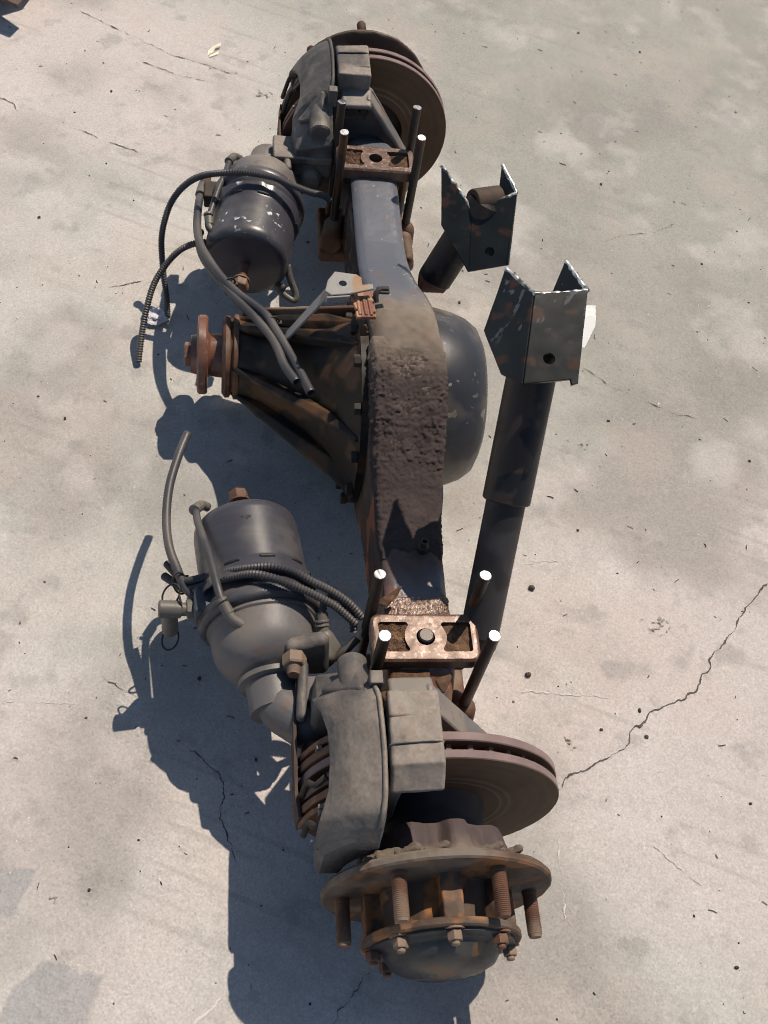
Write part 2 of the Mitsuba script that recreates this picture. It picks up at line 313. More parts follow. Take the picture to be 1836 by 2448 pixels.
def curve(pts, step):
    pts = np.asarray(pts, float); P = np.vstack([2 * pts[0] - pts[1], pts, 2 * pts[-1] - pts[-2]]); out = []
    for i in range(1, len(P) - 2):
        n = max(2, int(np.linalg.norm(P[i + 1] - P[i]) / (step / 3)))
        t = np.linspace(0, 1, n, endpoint=False)[:, None]
        out.append(0.5 * (2 * P[i] + (P[i + 1] - P[i - 1]) * t + (2 * P[i - 1] - 5 * P[i] + 4 * P[i + 1] - P[i + 2]) * t**2 + (3 * P[i] - P[i - 1] - 3 * P[i + 1] + P[i + 2]) * t**3))
    c = np.vstack(out + [pts[-1:]]); s = np.r_[0, np.cumsum(np.linalg.norm(np.diff(c, axis=0), axis=1))]
    u = np.linspace(0, s[-1], max(3, int(round(s[-1] / step)) + 1))
    return np.stack([np.interp(u, s, c[:, k]) for k in range(3)], 1), u
def tube(pts, r, step=0.006, n=14, hollow=(False, False), ridges=None, smooth_pts=True):
    """A hose along pts; ridges = (pitch, depth) makes it corrugated; hollow ends show the bore."""
    if ridges: step = ridges[0] / 4
    c, u = curve(pts, step) if smooth_pts else (np.asarray(pts, float), np.arange(len(pts)))
    R = np.full(len(c), r)
    if ridges: R = r - ridges[1] * np.array([0, 0.5, 1.0, 0.5])[np.arange(len(c)) % 4]
    t = np.gradient(c, axis=0); t /= np.linalg.norm(t, axis=1, keepdims=True)
    x = unit(np.cross(t[0], [0.3, 0.2, 1])); fr = []
    for k in range(len(c)):
        x = unit(x - t[k] * (x @ t[k])); fr.append((x, np.cross(t[k], x)))
    rings = [(c[k], R[k], fr[k]) for k in range(len(c))]
    if hollow[0]: rings = [(c[0] + t[0] * 0.012, r * 0.62, fr[0]), (c[0], r * 0.66, fr[0])] + rings
    if hollow[1]: rings = rings + [(c[-1], r * 0.66, fr[-1]), (c[-1] - t[-1] * 0.012, r * 0.62, fr[-1])]
    th = np.arange(n) * 2 * np.pi / n
    v = np.concatenate([q + rr * (np.cos(th)[:, None] * a + np.sin(th)[:, None] * b) for q, rr, (a, b) in rings])
    j = np.arange(n); k = (j + 1) % n; f = []
    for i in range(len(rings) - 1):
        a, b = i * n, (i + 1) * n
        f += [np.stack([a + j, a + k, b + k], 1), np.stack([a + j, b + k, b + j], 1)]
    f = np.concatenate(f); e = (len(rings) - 1) * n
    v = np.vstack([v, rings[0][0], rings[-1][0]])
    f = np.vstack([f, np.stack([np.full(n, len(v) - 2), k, j], 1), np.stack([np.full(n, len(v) - 1), e + j, e + k], 1)])
    return fix(TM(v, f))
SPH = trimesh.creation.icosphere(subdivisions=2).vertices
def hull(*sph):
    """Convex hull of spheres ((x, y, z), r)."""
    return to_tm(m3.Manifold.hull_points(np.vstack([A(*c) + SPH * r for c, r in sph]).astype(np.float32)))
def rbox(lo, hi, r=0.004):
    lo, hi = A(*lo), A(*hi)
    return hull(*[((lo[0] + r if a else hi[0] - r, lo[1] + r if b else hi[1] - r, lo[2] + r if c else hi[2] - r), r) for a in (0, 1) for b in (0, 1) for c in (0, 1)])
def prism(poly, h, b=0.0012, origin=(0, 0, 0), ex=(1, 0, 0), ey=(0, 1, 0)):
    """Polygon in the (ex, ey) plane extruded h along ex x ey from origin, edges chamfered by b."""
    P = np.asarray(poly, float)
    if Polygon(P).area and not Polygon(P).exterior.is_ccw: P = P[::-1]
    n = len(P); e = np.roll(P, -1, 0) - P; e /= np.linalg.norm(e, axis=1, keepdims=True)
    nin = np.stack([-e[:, 1], e[:, 0]], 1); a = np.roll(nin, 1, 0); mit = (a + nin); mit /= np.maximum((1 + (a * nin).sum(1))[:, None], 0.35)
    rings = [(P + mit * b, 0), (P, b), (P, h - b), (P + mit * b, h)]
    v = np.concatenate([np.c_[q, np.full(n, z)] for q, z in rings]); f = []
    j = np.arange(n); k = (j + 1) % n
    for i in range(3):
        s, t = i * n, (i + 1) * n
        f += [np.stack([s + j, s + k, t + k], 1), np.stack([s + j, t + k, t + j], 1)]
    from mapbox_earcut import triangulate_float64 as ec
    tri = ec(P, np.array([n], np.uint32)).reshape(-1, 3).astype(int)
    p, q = P[tri[:, 1]] - P[tri[:, 0]], P[tri[:, 2]] - P[tri[:, 0]]; w = p[:, 0] * q[:, 1] - p[:, 1] * q[:, 0]; tri[w < 0] = tri[w < 0][:, ::-1]
    f = np.vstack(f + [tri[:, ::-1], tri + 3 * n])
    ex, ey = unit(ex), A(*ey); ey = unit(ey - ex * (ey @ ex))
    return fix(TM(v @ np.stack([ex, ey, np.cross(ex, ey)]) + A(*origin), f))
def cyl(p0, p1, r, n=24, b=0.0012, r1=None):
    p0, p1 = A(*p0), A(*p1); L = np.linalg.norm(p1 - p0); r1 = r if r1 is None else r1
    return lathe([(0, 0), (r - b, 0), (r, b), (r1, L - b), (r1 - b, L), (0, L)], p0, p1 - p0, n)
def hexa(p0, axis, r, h, turn=0.0):
    return lathe([(0, 0), (r * 0.94, 0), (r, h * 0.14), (r, h * 0.86), (r * 0.9, h), (0, h)], p0, axis, 6, hint=(math.cos(turn), math.sin(turn), 0.3))
def stud_mesh(p0, p1, r, pitch=0.0022, plain=0.006):
    p0, p1 = A(*p0), A(*p1); L = np.linalg.norm(p1 - p0); pr = [(0, 0), (r * 1.02, 0), (r * 1.02, plain)]
    h = plain
    while h < L - 0.004:
        pr += [(r, h + pitch * 0.25), (r * 0.90, h + pitch * 0.75)]; h += pitch
    return lathe(pr + [(r * 0.9, L - 0.003), (r * 0.8, L), (0, L)], p0, p1 - p0, 20)
def sub(a, *bs):
    a = man(a)
    for b in bs: a = a - man(b)
    return to_tm(a)
def rough(m, L=0.005, amp=0.0012, freq=60, seed=0):
    """Refine a closed mesh and push its surface in and out with noise: cast or corroded skin."""
    M = man(m)
    if M.is_empty(): return m
    t = to_tm(M.refine_to_length(L)); t.merge_vertices()
    return wob(t, amp, freq, seed)
def wob(t, amp, freq, seed=0, octaves=3):
    n = np.asarray(t.vertex_normals)
    t.vertices = t.vertices + n * ((meshkit.fbm(t.vertices * freq, octaves, seed) - 0.5) * 2 * amp)[:, None]
    return t
def mirror(m, k=0.036):                                     # the far end is the near end mirrored
    t = to_tm(m).copy(); v = np.array(t.vertices); v[:, 1] = k - v[:, 1]
    return TM(v, np.asarray(t.faces)[:, ::-1])

USED = {}
def key_for(base):
    k = USED.get(base, 0); USED[base] = k + 1
    return base if k == 0 else f"{base}_{k:03d}"
def add(base, mesh, mat, smooth=35, label=None, category=None, group=None, kind=None):
    key = key_for(base)
    scene[key] = mikit.ply(to_tm(mesh), mat, smooth=smooth)
    if label or category or kind:
        labels[key] = {k: v for k, v in (("label", label), ("category", category), ("group", group), ("kind", kind)) if v}
    return key
def thing(key, label, category, group=None):
    labels[key] = {"label": label, "category": category}
    if group: labels[key]["group"] = group

# ---------------------------------------------------------------- ground, cracks
rng = np.random.default_rng(7)
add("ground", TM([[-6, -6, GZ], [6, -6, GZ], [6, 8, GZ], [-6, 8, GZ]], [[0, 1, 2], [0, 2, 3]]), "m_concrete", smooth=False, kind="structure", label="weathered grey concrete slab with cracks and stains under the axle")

def crack(pts, w, seed, gaps=0.0):
    r = np.random.default_rng(seed); pts = np.asarray(pts, float)[:, :2]; out = []
    for a, b in zip(pts[:-1], pts[1:]):
        n = max(2, int(np.linalg.norm(b - a) / 0.0035))
        out += [a + (b - a) * t for t in np.linspace(0, 1, n, endpoint=False)]
    c = np.array(out + [pts[-1]]); q = np.c_[c, np.zeros(len(c))]
    c = c + 0.010 * (np.stack([meshkit.fbm(q * 60, 4, seed), meshkit.fbm(q * 60, 4, seed + 9)], 1) - 0.5) + r.normal(0, 0.0007, c.shape)
    t = np.gradient(c, axis=0); t /= np.linalg.norm(t, axis=1, keepdims=True); nn = np.stack([-t[:, 1], t[:, 0]], 1)
    W = w * (0.3 + 2.4 * np.maximum(meshkit.fbm(q * 55, 3, seed + 3) - 0.25 - gaps, 0.0) / 0.5)[:, None] * (0.5 + r.random((len(c), 1)))
    if gaps: W[meshkit.fbm(q * 40, 2, seed + 5) < gaps + 0.2] *= 0.05
    W[0] = W[-1] = 0.0001
    v = np.vstack([np.c_[c + nn * W, np.full(len(c), GZ + 0.0012)], np.c_[c - nn * W * 0.8, np.full(len(c), GZ + 0.0012)]])
    k = len(c); j = np.arange(k - 1)
    return TM(v, np.vstack([np.stack([j, k + j, k + j + 1], 1), np.stack([j, k + j + 1, j + 1], 1)]))
for i, (pts, w) in enumerate([
    ([(0.67, -0.25), (0.661, -0.255), (0.642, -0.274), (0.617, -0.299), (0.598, -0.32), (0.589, -0.338), (0.57, -0.356), (0.555, -0.37), (0.539, -0.382), (0.528, -0.395), (0.522, -0.413), (0.504, -0.426), (0.496, -0.441), (0.486, -0.454), (0.466, -0.465), (0.441, -0.477), (0.426, -0.483), (0.404, -0.488), (0.394, -0.502), (0.38, -0.511), (0.364, -0.523), (0.358, -0.54), (0.348, -0.551), (0.331, -0.559), (0.313, -0.565), (0.291, -0.577), (0.269, -0.587), (0.248, -0.593), (0.241, -0.609)], 0.0007),
    ([(-0.44, -0.424), (-0.429, -0.433), (-0.418, -0.442), (-0.404, -0.451), (-0.388, -0.459)], 0.0006),
    ([(-0.307, -0.542), (-0.289, -0.559), (-0.271, -0.576), (-0.26, -0.595), (-0.259, -0.616), (-0.266, -0.631), (-0.265, -0.644), (-0.257, -0.662), (-0.254, -0.68), (-0.244, -0.698), (-0.239, -0.715)], 0.0004),
    ([(-0.06, -0.853), (-0.075, -0.866), (-0.084, -0.878), (-0.095, -0.891), (-0.108, -0.9), (-0.115, -0.917)], 0.0008),
    ([(-0.623, 1.337), (-0.577, 1.304), (-0.544, 1.28), (-0.505, 1.256), (-0.454, 1.221), (-0.416, 1.193), (-0.394, 1.182), (-0.356, 1.169), (-0.318, 1.155), (-0.265, 1.13)], 0.0009),
    ([(-0.466, 1.148), (-0.423, 1.127), (-0.391, 1.108), (-0.317, 1.091)], 0.0007),
    ([(-0.609, 0.889), (-0.568, 0.872), (-0.533, 0.848), (-0.498, 0.836), (-0.468, 0.823), (-0.458, 0.812)], 0.0007),
    ([(-0.80, 1.02), (-0.77, 0.98), (-0.735, 0.955), (-0.72, 0.93)], 0.0009),
    ([(0.427, 0.241), (0.484, 0.19), (0.542, 0.157), (0.584, 0.135), (0.628, 0.12)], 0.0009),
    ([(0.55, 0.62), (0.60, 0.645), (0.66, 0.655), (0.72, 0.69)], 0.0006),
    ([(-0.49, 0.40), (-0.44, 0.42), (-0.40, 0.425), (-0.36, 0.43)], 0.0006)]):
    add("ground__crack", crack(pts, w, i, 0.0 if i in (0, 2) else 0.16), "m_crack", smooth=False)

bsdf("m_scratch", lambda p, n, uv: C3(0.46, 0.44, 0.42), 0.9, k=1)
for i, (pts, w) in enumerate([([(-0.291, -0.909), (-0.262, -0.885), (-0.236, -0.862)], 0.0013), ([(-0.50, 1.43), (-0.42, 1.45), (-0.36, 1.475)], 0.0022), ([(0.18, -0.20), (0.24, -0.215), (0.30, -0.212)], 0.0008), ([(0.20, -0.455), (0.29, -0.46), (0.36, -0.468)], 0.0009),
                              ([(-0.20, 0.02), (-0.15, 0.00)], 0.0007), ([(0.22, -0.68), (0.215, -0.74), (0.212, -0.80)], 0.0007), ([(-0.62, -0.46), (-0.54, -0.468), (-0.47, -0.472)], 0.0008), ([(-0.38, 0.05), (-0.33, 0.048)], 0.0006), ([(0.36, -0.70), (0.42, -0.76)], 0.0006)]):
    add("ground__scratch", crack(pts, w, 60 + i, 0.14), "m_scratch", smooth=False)

# shallow spalls where the skin of the slab has broken out
for i, (x, y, rx, ry) in enumerate([(0.452, -0.335, 0.030, 0.020), (0.40, 0.045, 0.022, 0.014), (0.30, 0.088, 0.012, 0.016), (0.262, -0.545, 0.012, 0.015), (0.005 - 0.19, 1.06, 0.03, 0.02), (-0.475, -0.80 + 0.05, 0.010, 0.008)]):
    g = np.linspace(-1, 1, 34); X, Yy = np.meshgrid(g * rx, g * ry, indexing="ij"); q = np.stack([X + x, Yy + y, X * 0], -1)
    h = (meshkit.fbm(q * 170, 3, i) - 0.5) * 0.016 - 0.0014 - 0.006 * np.clip(np.hypot(X / rx, Yy / ry) + 0.8 * (meshkit.fbm(q * 50, 2, i + 4) - 0.5) - 0.55, 0, 1)
    v = np.stack([X + x, Yy + y, GZ + h], -1).reshape(-1, 3); a, b = np.meshgrid(np.arange(33), np.arange(33), indexing="ij"); k = (a * 34 + b).ravel()
    add("ground__spall", TM(v, np.vstack([np.stack([k, k + 34, k + 35], 1), np.stack([k, k + 35, k + 1], 1)])), "m_spall", smooth=False)

# ---------------------------------------------------------------- axle housing (one thing with all that is bolted to it)
AX = "truck_axle"
thing(AX, "rusty dismantled truck drive axle with disc brakes lying on the concrete", "truck axle")
YD = -0.03
PROF = PchipInterpolator([0, 0.05, 0.09, 0.13, 0.17, 0.21, 0.25, 0.29, 0.33, 2], [0.172, 0.168, 0.158, 0.141, 0.120, 0.100, 0.086, 0.078, 0.075, 0.075])
def zc(y, sgn):                                             # housing outline seen from the side: beam, flare, banjo
    return float(PROF(abs(y - YD))) * (1.0 if sgn > 0 else 0.93)
YS = np.concatenate([np.linspace(-0.655, -0.42, 24), np.linspace(-0.41, 0.36, 110), np.linspace(0.37, 0.69, 28)])
NS = 48
def section(y):
    zt, zb = zc(y, 1), -zc(y, -1)
    e = min(1, max(0, (abs(y - 0.018) - 0.55) / 0.04))      # the beam ends round off into the spindle
    wd = math.exp(-(abs(y - YD) / 0.21) ** 3)
    hx = 0.047 + 0.012 * wd - 0.004 * e
    zt, zb = zt * (1 - e) + 0.058 * e, zb * (1 - e) - 0.058 * e
    th = np.arange(NS) * 2 * np.pi / NS + 1e-3; p = 7 - 4.5 * e
    c, s = np.cos(th), np.sin(th); rad = (np.abs(c) ** p + np.abs(s) ** p) ** (-1 / p)
    h = (zt - zb) / 2
    # same rounding radius on tall and low sections
    x, z = hx * c * rad, np.sign(s) * np.minimum(np.abs(s) * rad, 1) * h
    return np.stack([x - 0.003 + 0.007 * wd, np.full(NS, y), (zt + zb) / 2 + z], 1)
HS = np.array([section(y) for y in YS])
def loft(R, closed=True):
    a, n = R.shape[:2]; j = np.arange(n); k = (j + 1) % n; f = []
    for i in range(a - 1):
        p, q = i * n, (i + 1) * n
        f += [np.stack([p + j, p + k, q + k], 1), np.stack([p + j, q + k, q + j], 1)]
    v = R.reshape(-1, 3); v = np.vstack([v, R[0].mean(0), R[-1].mean(0)]); e = (a - 1) * n
    f += [np.stack([np.full(n, len(v) - 2), k, j], 1), np.stack([np.full(n, len(v) - 1), e + j, e + k], 1)]
    return fix(TM(v, np.concatenate(f)))
housing = loft(HS)
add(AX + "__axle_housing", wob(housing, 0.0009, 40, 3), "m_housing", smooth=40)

# caked mud: a lumpy skin over the near half of the banjo, thinning out to its edges
def mud_skin(y0, y1, u0, u1, amp, seed, edge=0.03):
    ny, nu = int((y1 - y0) / 0.0016), int((u1 - u0) * 0.055 / 0.0016)
    Y, U = np.meshgrid(np.linspace(y0, y1, ny), np.linspace(u0, u1, nu), indexing="ij")
    zt = np.array([zc(y, 1) for y in Y[:, 0]])[:, None]
    wd = np.exp(-(np.abs(Y - YD) / 0.21) ** 3); cx, hx = -0.003 + 0.007 * wd, 0.047 + 0.012 * wd
    side = np.maximum(np.abs(U) - 0.86, 0) * hx; s = np.sign(U)
    X = cx + s * np.minimum(np.abs(U) * hx, 0.86 * hx + 0.145 * hx * (1 - np.exp(-side / (0.145 * hx))))
    Z = zt - np.where(side > 0, side - 0.006 * (1 - np.exp(-side / 0.008)), 0) - 0.002 * np.minimum(np.abs(U), 1) ** 6
    q = np.stack([X, Y, Z], -1)
    n1 = meshkit.fbm(q * 110, 3, seed); n2 = meshkit.fbm(q * 230, 3, seed + 5); n3 = meshkit.fbm(q * 24, 3, seed + 9)
    lump = np.abs(n1 - 0.5) * 2.4 + 0.5 * np.abs(n2 - 0.5) * 2
    d = np.minimum.reduce([(Y - y0) / edge, (y1 - Y) / edge, np.ones_like(Y)]) + 1.3 * (n3 - 0.5)
    cover = np.clip(d * 1.4, 0, 1)
    off = -0.0022 + np.minimum(cover * 2, 1) * 0.0026 + cover * (0.0008 + amp * (lump - 0.35) * np.clip(0.4 + 1.6 * (n3 - 0.3), 0.3, 1.6))
    nrm = np.cross(np.gradient(q, axis=1), np.gradient(q, axis=0)); nrm /= np.linalg.norm(nrm, axis=-1, keepdims=True)
    nrm *= np.sign((nrm[..., 2:3] + 0.6 * s[..., None] * nrm[..., 0:1]) + 1e-9)
    v = (q + nrm * off[..., None]).reshape(-1, 3)
    i, j = np.meshgrid(np.arange(ny - 1), np.arange(nu - 1), indexing="ij"); a = (i * nu + j).ravel()
    return TM(v, np.vstack([np.stack([a, a + 1, a + nu + 1], 1), np.stack([a, a + nu + 1, a + nu], 1)]))
add(AX + "__mud_crust", mud_skin(-0.260, -0.030, -1.5, 1.0, 0.0062, 3, 0.055), "m_mud", smooth=True, label="dark lumpy mud crust caked on top of the banjo")
add(AX + "__mud_crust", mud_skin(-0.365, -0.20, -1.2, 1.0, 0.0026, 23, 0.05), "m_mud", smooth=True)

add(AX + "__rust_scale", mud_skin(-0.470, -0.424, -1.0, 0.95, 0.0035, 31, 0.016), "m_pad", smooth=False)
add(AX + "__rust_scale", mud_skin(-0.600, -0.532, -1.0, 0.15, 0.0045, 37, 0.02), "m_flake", smooth=False)

# differential carrier (left), pinion, cover (right)
secs = [(-0.045, -0.03, 0.0, 0.140), (-0.052, -0.03, 0.0, 0.152), (-0.066, -0.03, 0.0, 0.152), (-0.069, -0.028, 0.0, 0.140), (-0.085, -0.012, 0.002, 0.122), (-0.105, 0.012, -0.006, 0.104), (-0.135, 0.042, -0.018, 0.091), (-0.17, 0.070, -0.030, 0.081), (-0.21, 0.098, -0.040, 0.071), (-0.252, 0.116, -0.045, 0.066)]
th = np.arange(56) * 2 * np.pi / 56
car = loft(np.array([np.stack([np.full(56, x), y + r * np.cos(th), z + r * np.sin(th)], 1) for x, y, z, r in secs]))
ck = add(AX + "__differential_carrier", rough(car, 0.007, 0.0024, 30, 5), "m_carrier", smooth=40)
for a in np.radians([84, 48, 8, -32, 150, 200]):
    def on(i, k=1.0): x, y, z, r = secs[i]; return (x, y + k * r * math.cos(a), z + k * r * math.sin(a))
    add(AX + "__differential_carrier__rib", rough(hull((on(3, 0.98), 0.0055), (on(5, 1.16), 0.0055), (on(4, 0.9), 0.005), (on(7, 1.10), 0.005), (on(7, 0.9), 0.005), (on(9, 0.98), 0.005)), 0.007, 0.0016, 60, 2), "m_carrier")
for k in range(12):
    a = 2 * math.pi * (k + 0.35) / 12
    add(AX + "__differential_carrier__bolt", hexa((-0.067, -0.03 + 0.145 * math.cos(a), 0.145 * math.sin(a)), (-1, 0, 0), 0.010, 0.010, k), "m_cast_dark")
PY, PZ = 0.120, -0.045
PA = unit((-1, 0.0, -0.0))
add(AX + "__bearing_cage", rough(cat(lathe([(0, 0), (0.066, 0), (0.072, 0.003), (0.072, 0.010), (0.066, 0.012), (0.064, 0.015), (0.069, 0.017), (0.070, 0.024), (0.062, 0.030), (0, 0.030)], (-0.243, PY - 0.003, PZ), PA, 64)), 0.006, 0.0006, 60, 3), "m_rust")
pk = add(AX + "__pinion_flange", wob(cat(lathe([(0, 0), (0.038, 0), (0.036, 0.022), (0.040, 0.026), (0.064, 0.027), (0.067, 0.030), (0.067, 0.041), (0.064, 0.044), (0.034, 0.045), (0.032, 0.055), (0.0, 0.055)], (-0.270, PY, PZ), PA, 64)), 0.0006, 90), "m_pinion", label="rust red round pinion flange on the nose")
for k in range(4):
    a = math.radians(45 + 90 * k)
    add(AX + "__pinion_flange__bolt_hole", cyl((-0.3120, PY + 0.052 * math.cos(a), PZ + 0.052 * math.sin(a)), (-0.3148, PY + 0.052 * math.cos(a), PZ + 0.052 * math.sin(a)), 0.0055, 16, 0.0005), "m_black")
add(AX + "__pinion_flange__nut", hexa((-0.324, PY, PZ), PA, 0.021, 0.012), "m_pinion")
bowl = lathe([(0, 0), (0.150, 0), (0.152, 0.004), (0.151, 0.010), (0.148, 0.030), (0.143, 0.052), (0.134, 0.076), (0.122, 0.092), (0.104, 0.101), (0.06, 0.106), (0.0, 0.107)], (0.040, -0.005, 0.004), (1, 0, 0), 72)
add(AX + "__differential_cover", wob(bowl, 0.0012, 14, 8), "m_cover", smooth=50, label="dark blue domed differential cover with flaked paint")

# breather on the beam, lug on its right flank
add(AX + "__breather", cat(cyl((0.012, -0.352, 0.070), (0.012, -0.352, 0.088), 0.0075, 18), lathe([(0, 0), (0.0055, 0), (0.0055, 0.012), (0.0035, 0.012), (0.0035, 0.006), (0, 0.006)], (0.012, -0.352, 0.086), (0, 0, 1), 16)), "m_bolt")
add(AX + "__side_lug", rough(hull(((0.047, 0.335, 0.05), 0.012), ((0.052, 0.30, 0.035), 0.010), ((0.058, 0.32, 0.0), 0.012)), 0.006, 0.001, 60), "m_rust")

# hose bracket, strap and ribbed block on the far left of the banjo
plate = [(-0.104, 0.080), (-0.071, 0.076), (-0.064, 0.070), (-0.063, 0.054), (-0.047, 0.057), (-0.046, 0.046), (-0.083, 0.033), (-0.112, 0.028), (-0.121, 0.036), (-0.116, 0.060)]
bk = prism(plate, 0.004, 0.0008, (0, 0, 0.190))
bk = sub(bk, cyl((-0.093, 0.054, 0.18), (-0.093, 0.054, 0.20), 0.0062, 20, 0.0002))
bent = prism([(0, -0.011), (0.135, -0.009), (0.135, 0.009), (0, 0.013)], 0.004, 0.0008, (-0.112, 0.046, 0.190), unit((-0.060, 0.008, -0.112)), (0.05, 1, 0))
add(AX + "__hose_bracket", cat(bk, bent, prism([(-0.120, 0.026), (-0.083, 0.032), (-0.083, 0.029), (-0.118, 0.023)], 0.012, 0.0006, (0, 0, 0.180))), "m_strap", label="grey sheet metal hose bracket with a long strap")
rb = prism([(-0.079, 0.044), (-0.047, 0.049), (-0.044, 0.036), (-0.047, 0.034), (-0.047, 0.031), (-0.044, 0.029), (-0.043, 0.014), (-0.047, 0.012), (-0.047, 0.009), (-0.043, 0.007), (-0.043, 0.002), (-0.073, 0.000), (-0.074, 0.012), (-0.070, 0.014), (-0.070, 0.017), (-0.074, 0.019), (-0.077, 0.030), (-0.073, 0.032), (-0.073, 0.035), (-0.078, 0.037)], 0.006, 0.0008, (0, 0, 0.172))
ribs = [cyl((x, 0.004, 0.1775), (x - 0.003, 0.044, 0.1775), 0.0030, 10) for x in (-0.067, -0.058, -0.050)]
add(AX + "__ribbed_plate", cat(rb, *ribs), "m_rib", label="rust orange ribbed plate under the hose bracket")
add(AX + "__ribbed_plate", rbox((-0.072, 0.046, 0.165), (-0.044, 0.075, 0.176), 0.003), "m_rib")
add(AX + "__hose_clip", cat(tube([(-0.040, 0.040, 0.172), (-0.041, 0.047, 0.183), (-0.034, 0.053, 0.187), (-0.022, 0.054, 0.187)], 0.0045, 0.004, 10), rbox((-0.040, 0.046, 0.182), (-0.020, 0.060, 0.187), 0.002)), "m_shock_lower")
add(AX + "__stay_plate", rough(hull(((-0.06, 0.10, 0.10), 0.004), ((-0.235, 0.165, 0.02), 0.004), ((-0.06, 0.095, 0.06), 0.004), ((-0.24, 0.16, -0.01), 0.004)), 0.008, 0.001, 50), "m_rust")

# spring seats, u-bolts
def pad(yc, seed):
    P = Polygon([(-0.072, -0.0355), (0.072, -0.0355), (0.072, 0.0355), (-0.072, 0.0355)]).buffer(-0.012).buffer(0.012, 8)
    base = prism(np.array(P.exterior.coords)[:-1], 0.024, 0.003, (0, yc, 0.0695))
    pk = []
    for s in (-1, 1):
        q = Polygon([(s * 0.021, -0.022), (s * 0.062, -0.022), (s * 0.062, 0.022), (s * 0.021, 0.022)]).difference(Polygon([(0.028 * math.cos(a), 0.028 * math.sin(a)) for a in np.linspace(0, 6.28, 40)])).buffer(-0.004).buffer(0.004)
        pk.append(prism(np.array(q.exterior.coords)[:-1], 0.02, 0.0005, (0, yc, 0.0838)))
    pk.append(cyl((0, yc, 0.06), (0, yc, 0.12), 0.0125, 28, 0.0003))
    return rough(sub(base, *pk), 0.004, 0.0009, 70, seed)
def flakes(yc, s, seed, amp):
    nx, ny = 54, 54; X, Y = np.meshgrid(np.linspace(0.020, 0.0655, nx), np.linspace(-0.0255, 0.0255, ny), indexing="ij")
    q = np.stack([X * s, Y + yc, X * 0], -1)
    a = meshkit.fbm(q * 140, 4, seed); b = meshkit.fbm(q * 60, 2, seed + 3)
    Z = 0.0845 + amp * np.floor(a * 9) / 9 + 0.002 * b
    v = np.stack([X * s, Y + yc, Z], -1).reshape(-1, 3); i, j = np.meshgrid(np.arange(nx - 1), np.arange(ny - 1), indexing="ij"); k = (i * ny + j).ravel()
    f = np.vstack([np.stack([k, k + ny, k + ny + 1], 1), np.stack([k, k + ny + 1, k + 1], 1)])
    keep = ~((np.hypot(v[f][:, :, 0].mean(1), v[f][:, :, 1].mean(1) - yc) < 0.027))
    return TM(v, f[keep] if s > 0 else f[keep][:, ::-1])
tops = {(-0.5, -1, 1): (-0.0688, -0.4558, 0.1767), (-0.5, 1, 1): (0.0688, -0.4558, 0.1767), (-0.5, -1, -1): (-0.0688, -0.5442, 0.1767), (-0.5, 1, -1): (0.0688, -0.5442, 0.1767),
        (0.5, -1, 1): (-0.0688, 0.5442, 0.176), (0.5, 1, 1): (0.0688, 0.5442, 0.176), (0.5, -1, -1): (-0.0688, 0.4558, 0.176), (0.5, 1, -1): (0.0688, 0.4558, 0.176)}
for i, yc in enumerate((-0.5, 0.5)):
    k = add(AX + "__spring_pad", pad(yc, 3 + i), "m_pad", smooth=30, label=("shiny rust brown spring pad with a pin in its centre hole, near end", "rusty spring pad full of dirt with an open centre hole, far end")[i])
    for s, amp in ((-1, 0.009), (1, 0.004)): add(k + "__rust_scale", flakes(yc, s, 5 + s + i, amp), "m_flake", smooth=False)
    if i == 0: add(k + "__centre_pin", cyl((0, yc, 0.07), (0, yc, 0.099), 0.0105, 24, 0.0018), "m_bolt")
    add(AX + "__pad_seat", rough(rbox((-0.058, yc - 0.030, 0.055), (0.055, yc + 0.030, 0.0705), 0.003), 0.008, 0.0008, 60), "m_cast_dark")
    add(AX + "__clamp_plate", rough(rbox((-0.092, yc - 0.068, -0.105), (0.088, yc + 0.068, -0.078), 0.008), 0.008, 0.0012, 50), "m_rust")
    for s in (-1, 1):
        add(AX + "__clamp_boss", rough(hull(((s * 0.070, yc - 0.046, -0.08), 0.021), ((s * 0.070, yc - 0.046, -0.03), 0.017), ((s * 0.060, yc - 0.030, -0.03), 0.012), ((s * 0.062, yc - 0.03, -0.08), 0.02)), 0.006, 0.0014, 60), "m_rust")
for (yc, sx, sy), t in tops.items():
    k = add(AX + "__u_bolt_leg", cyl((t[0], t[1], -0.10), (t[0], t[1], t[2] - 0.0012), 0.0078, 24, 0.0004), "m_bolt")
    add(k + "__cut_face", lathe([(0, 0), (0.0079, 0), (0.0080, 0.0007), (0.0072, 0.0013), (0, 0.0014)], (t[0], t[1], t[2] - 0.0012), unit((0.05 * sx, 0.08 * sy, 1)), 24), "m_cut", label="bright freshly cut end of the bolt")
add(AX + "__rust_flake", rough(hull(((-0.062, -0.450, 0.096), 0.002), ((-0.030, -0.432, 0.106), 0.0015), ((-0.050, -0.455, 0.097), 0.002), ((-0.036, -0.441, 0.100), 0.002)), 0.003, 0.001, 120), "m_flake")

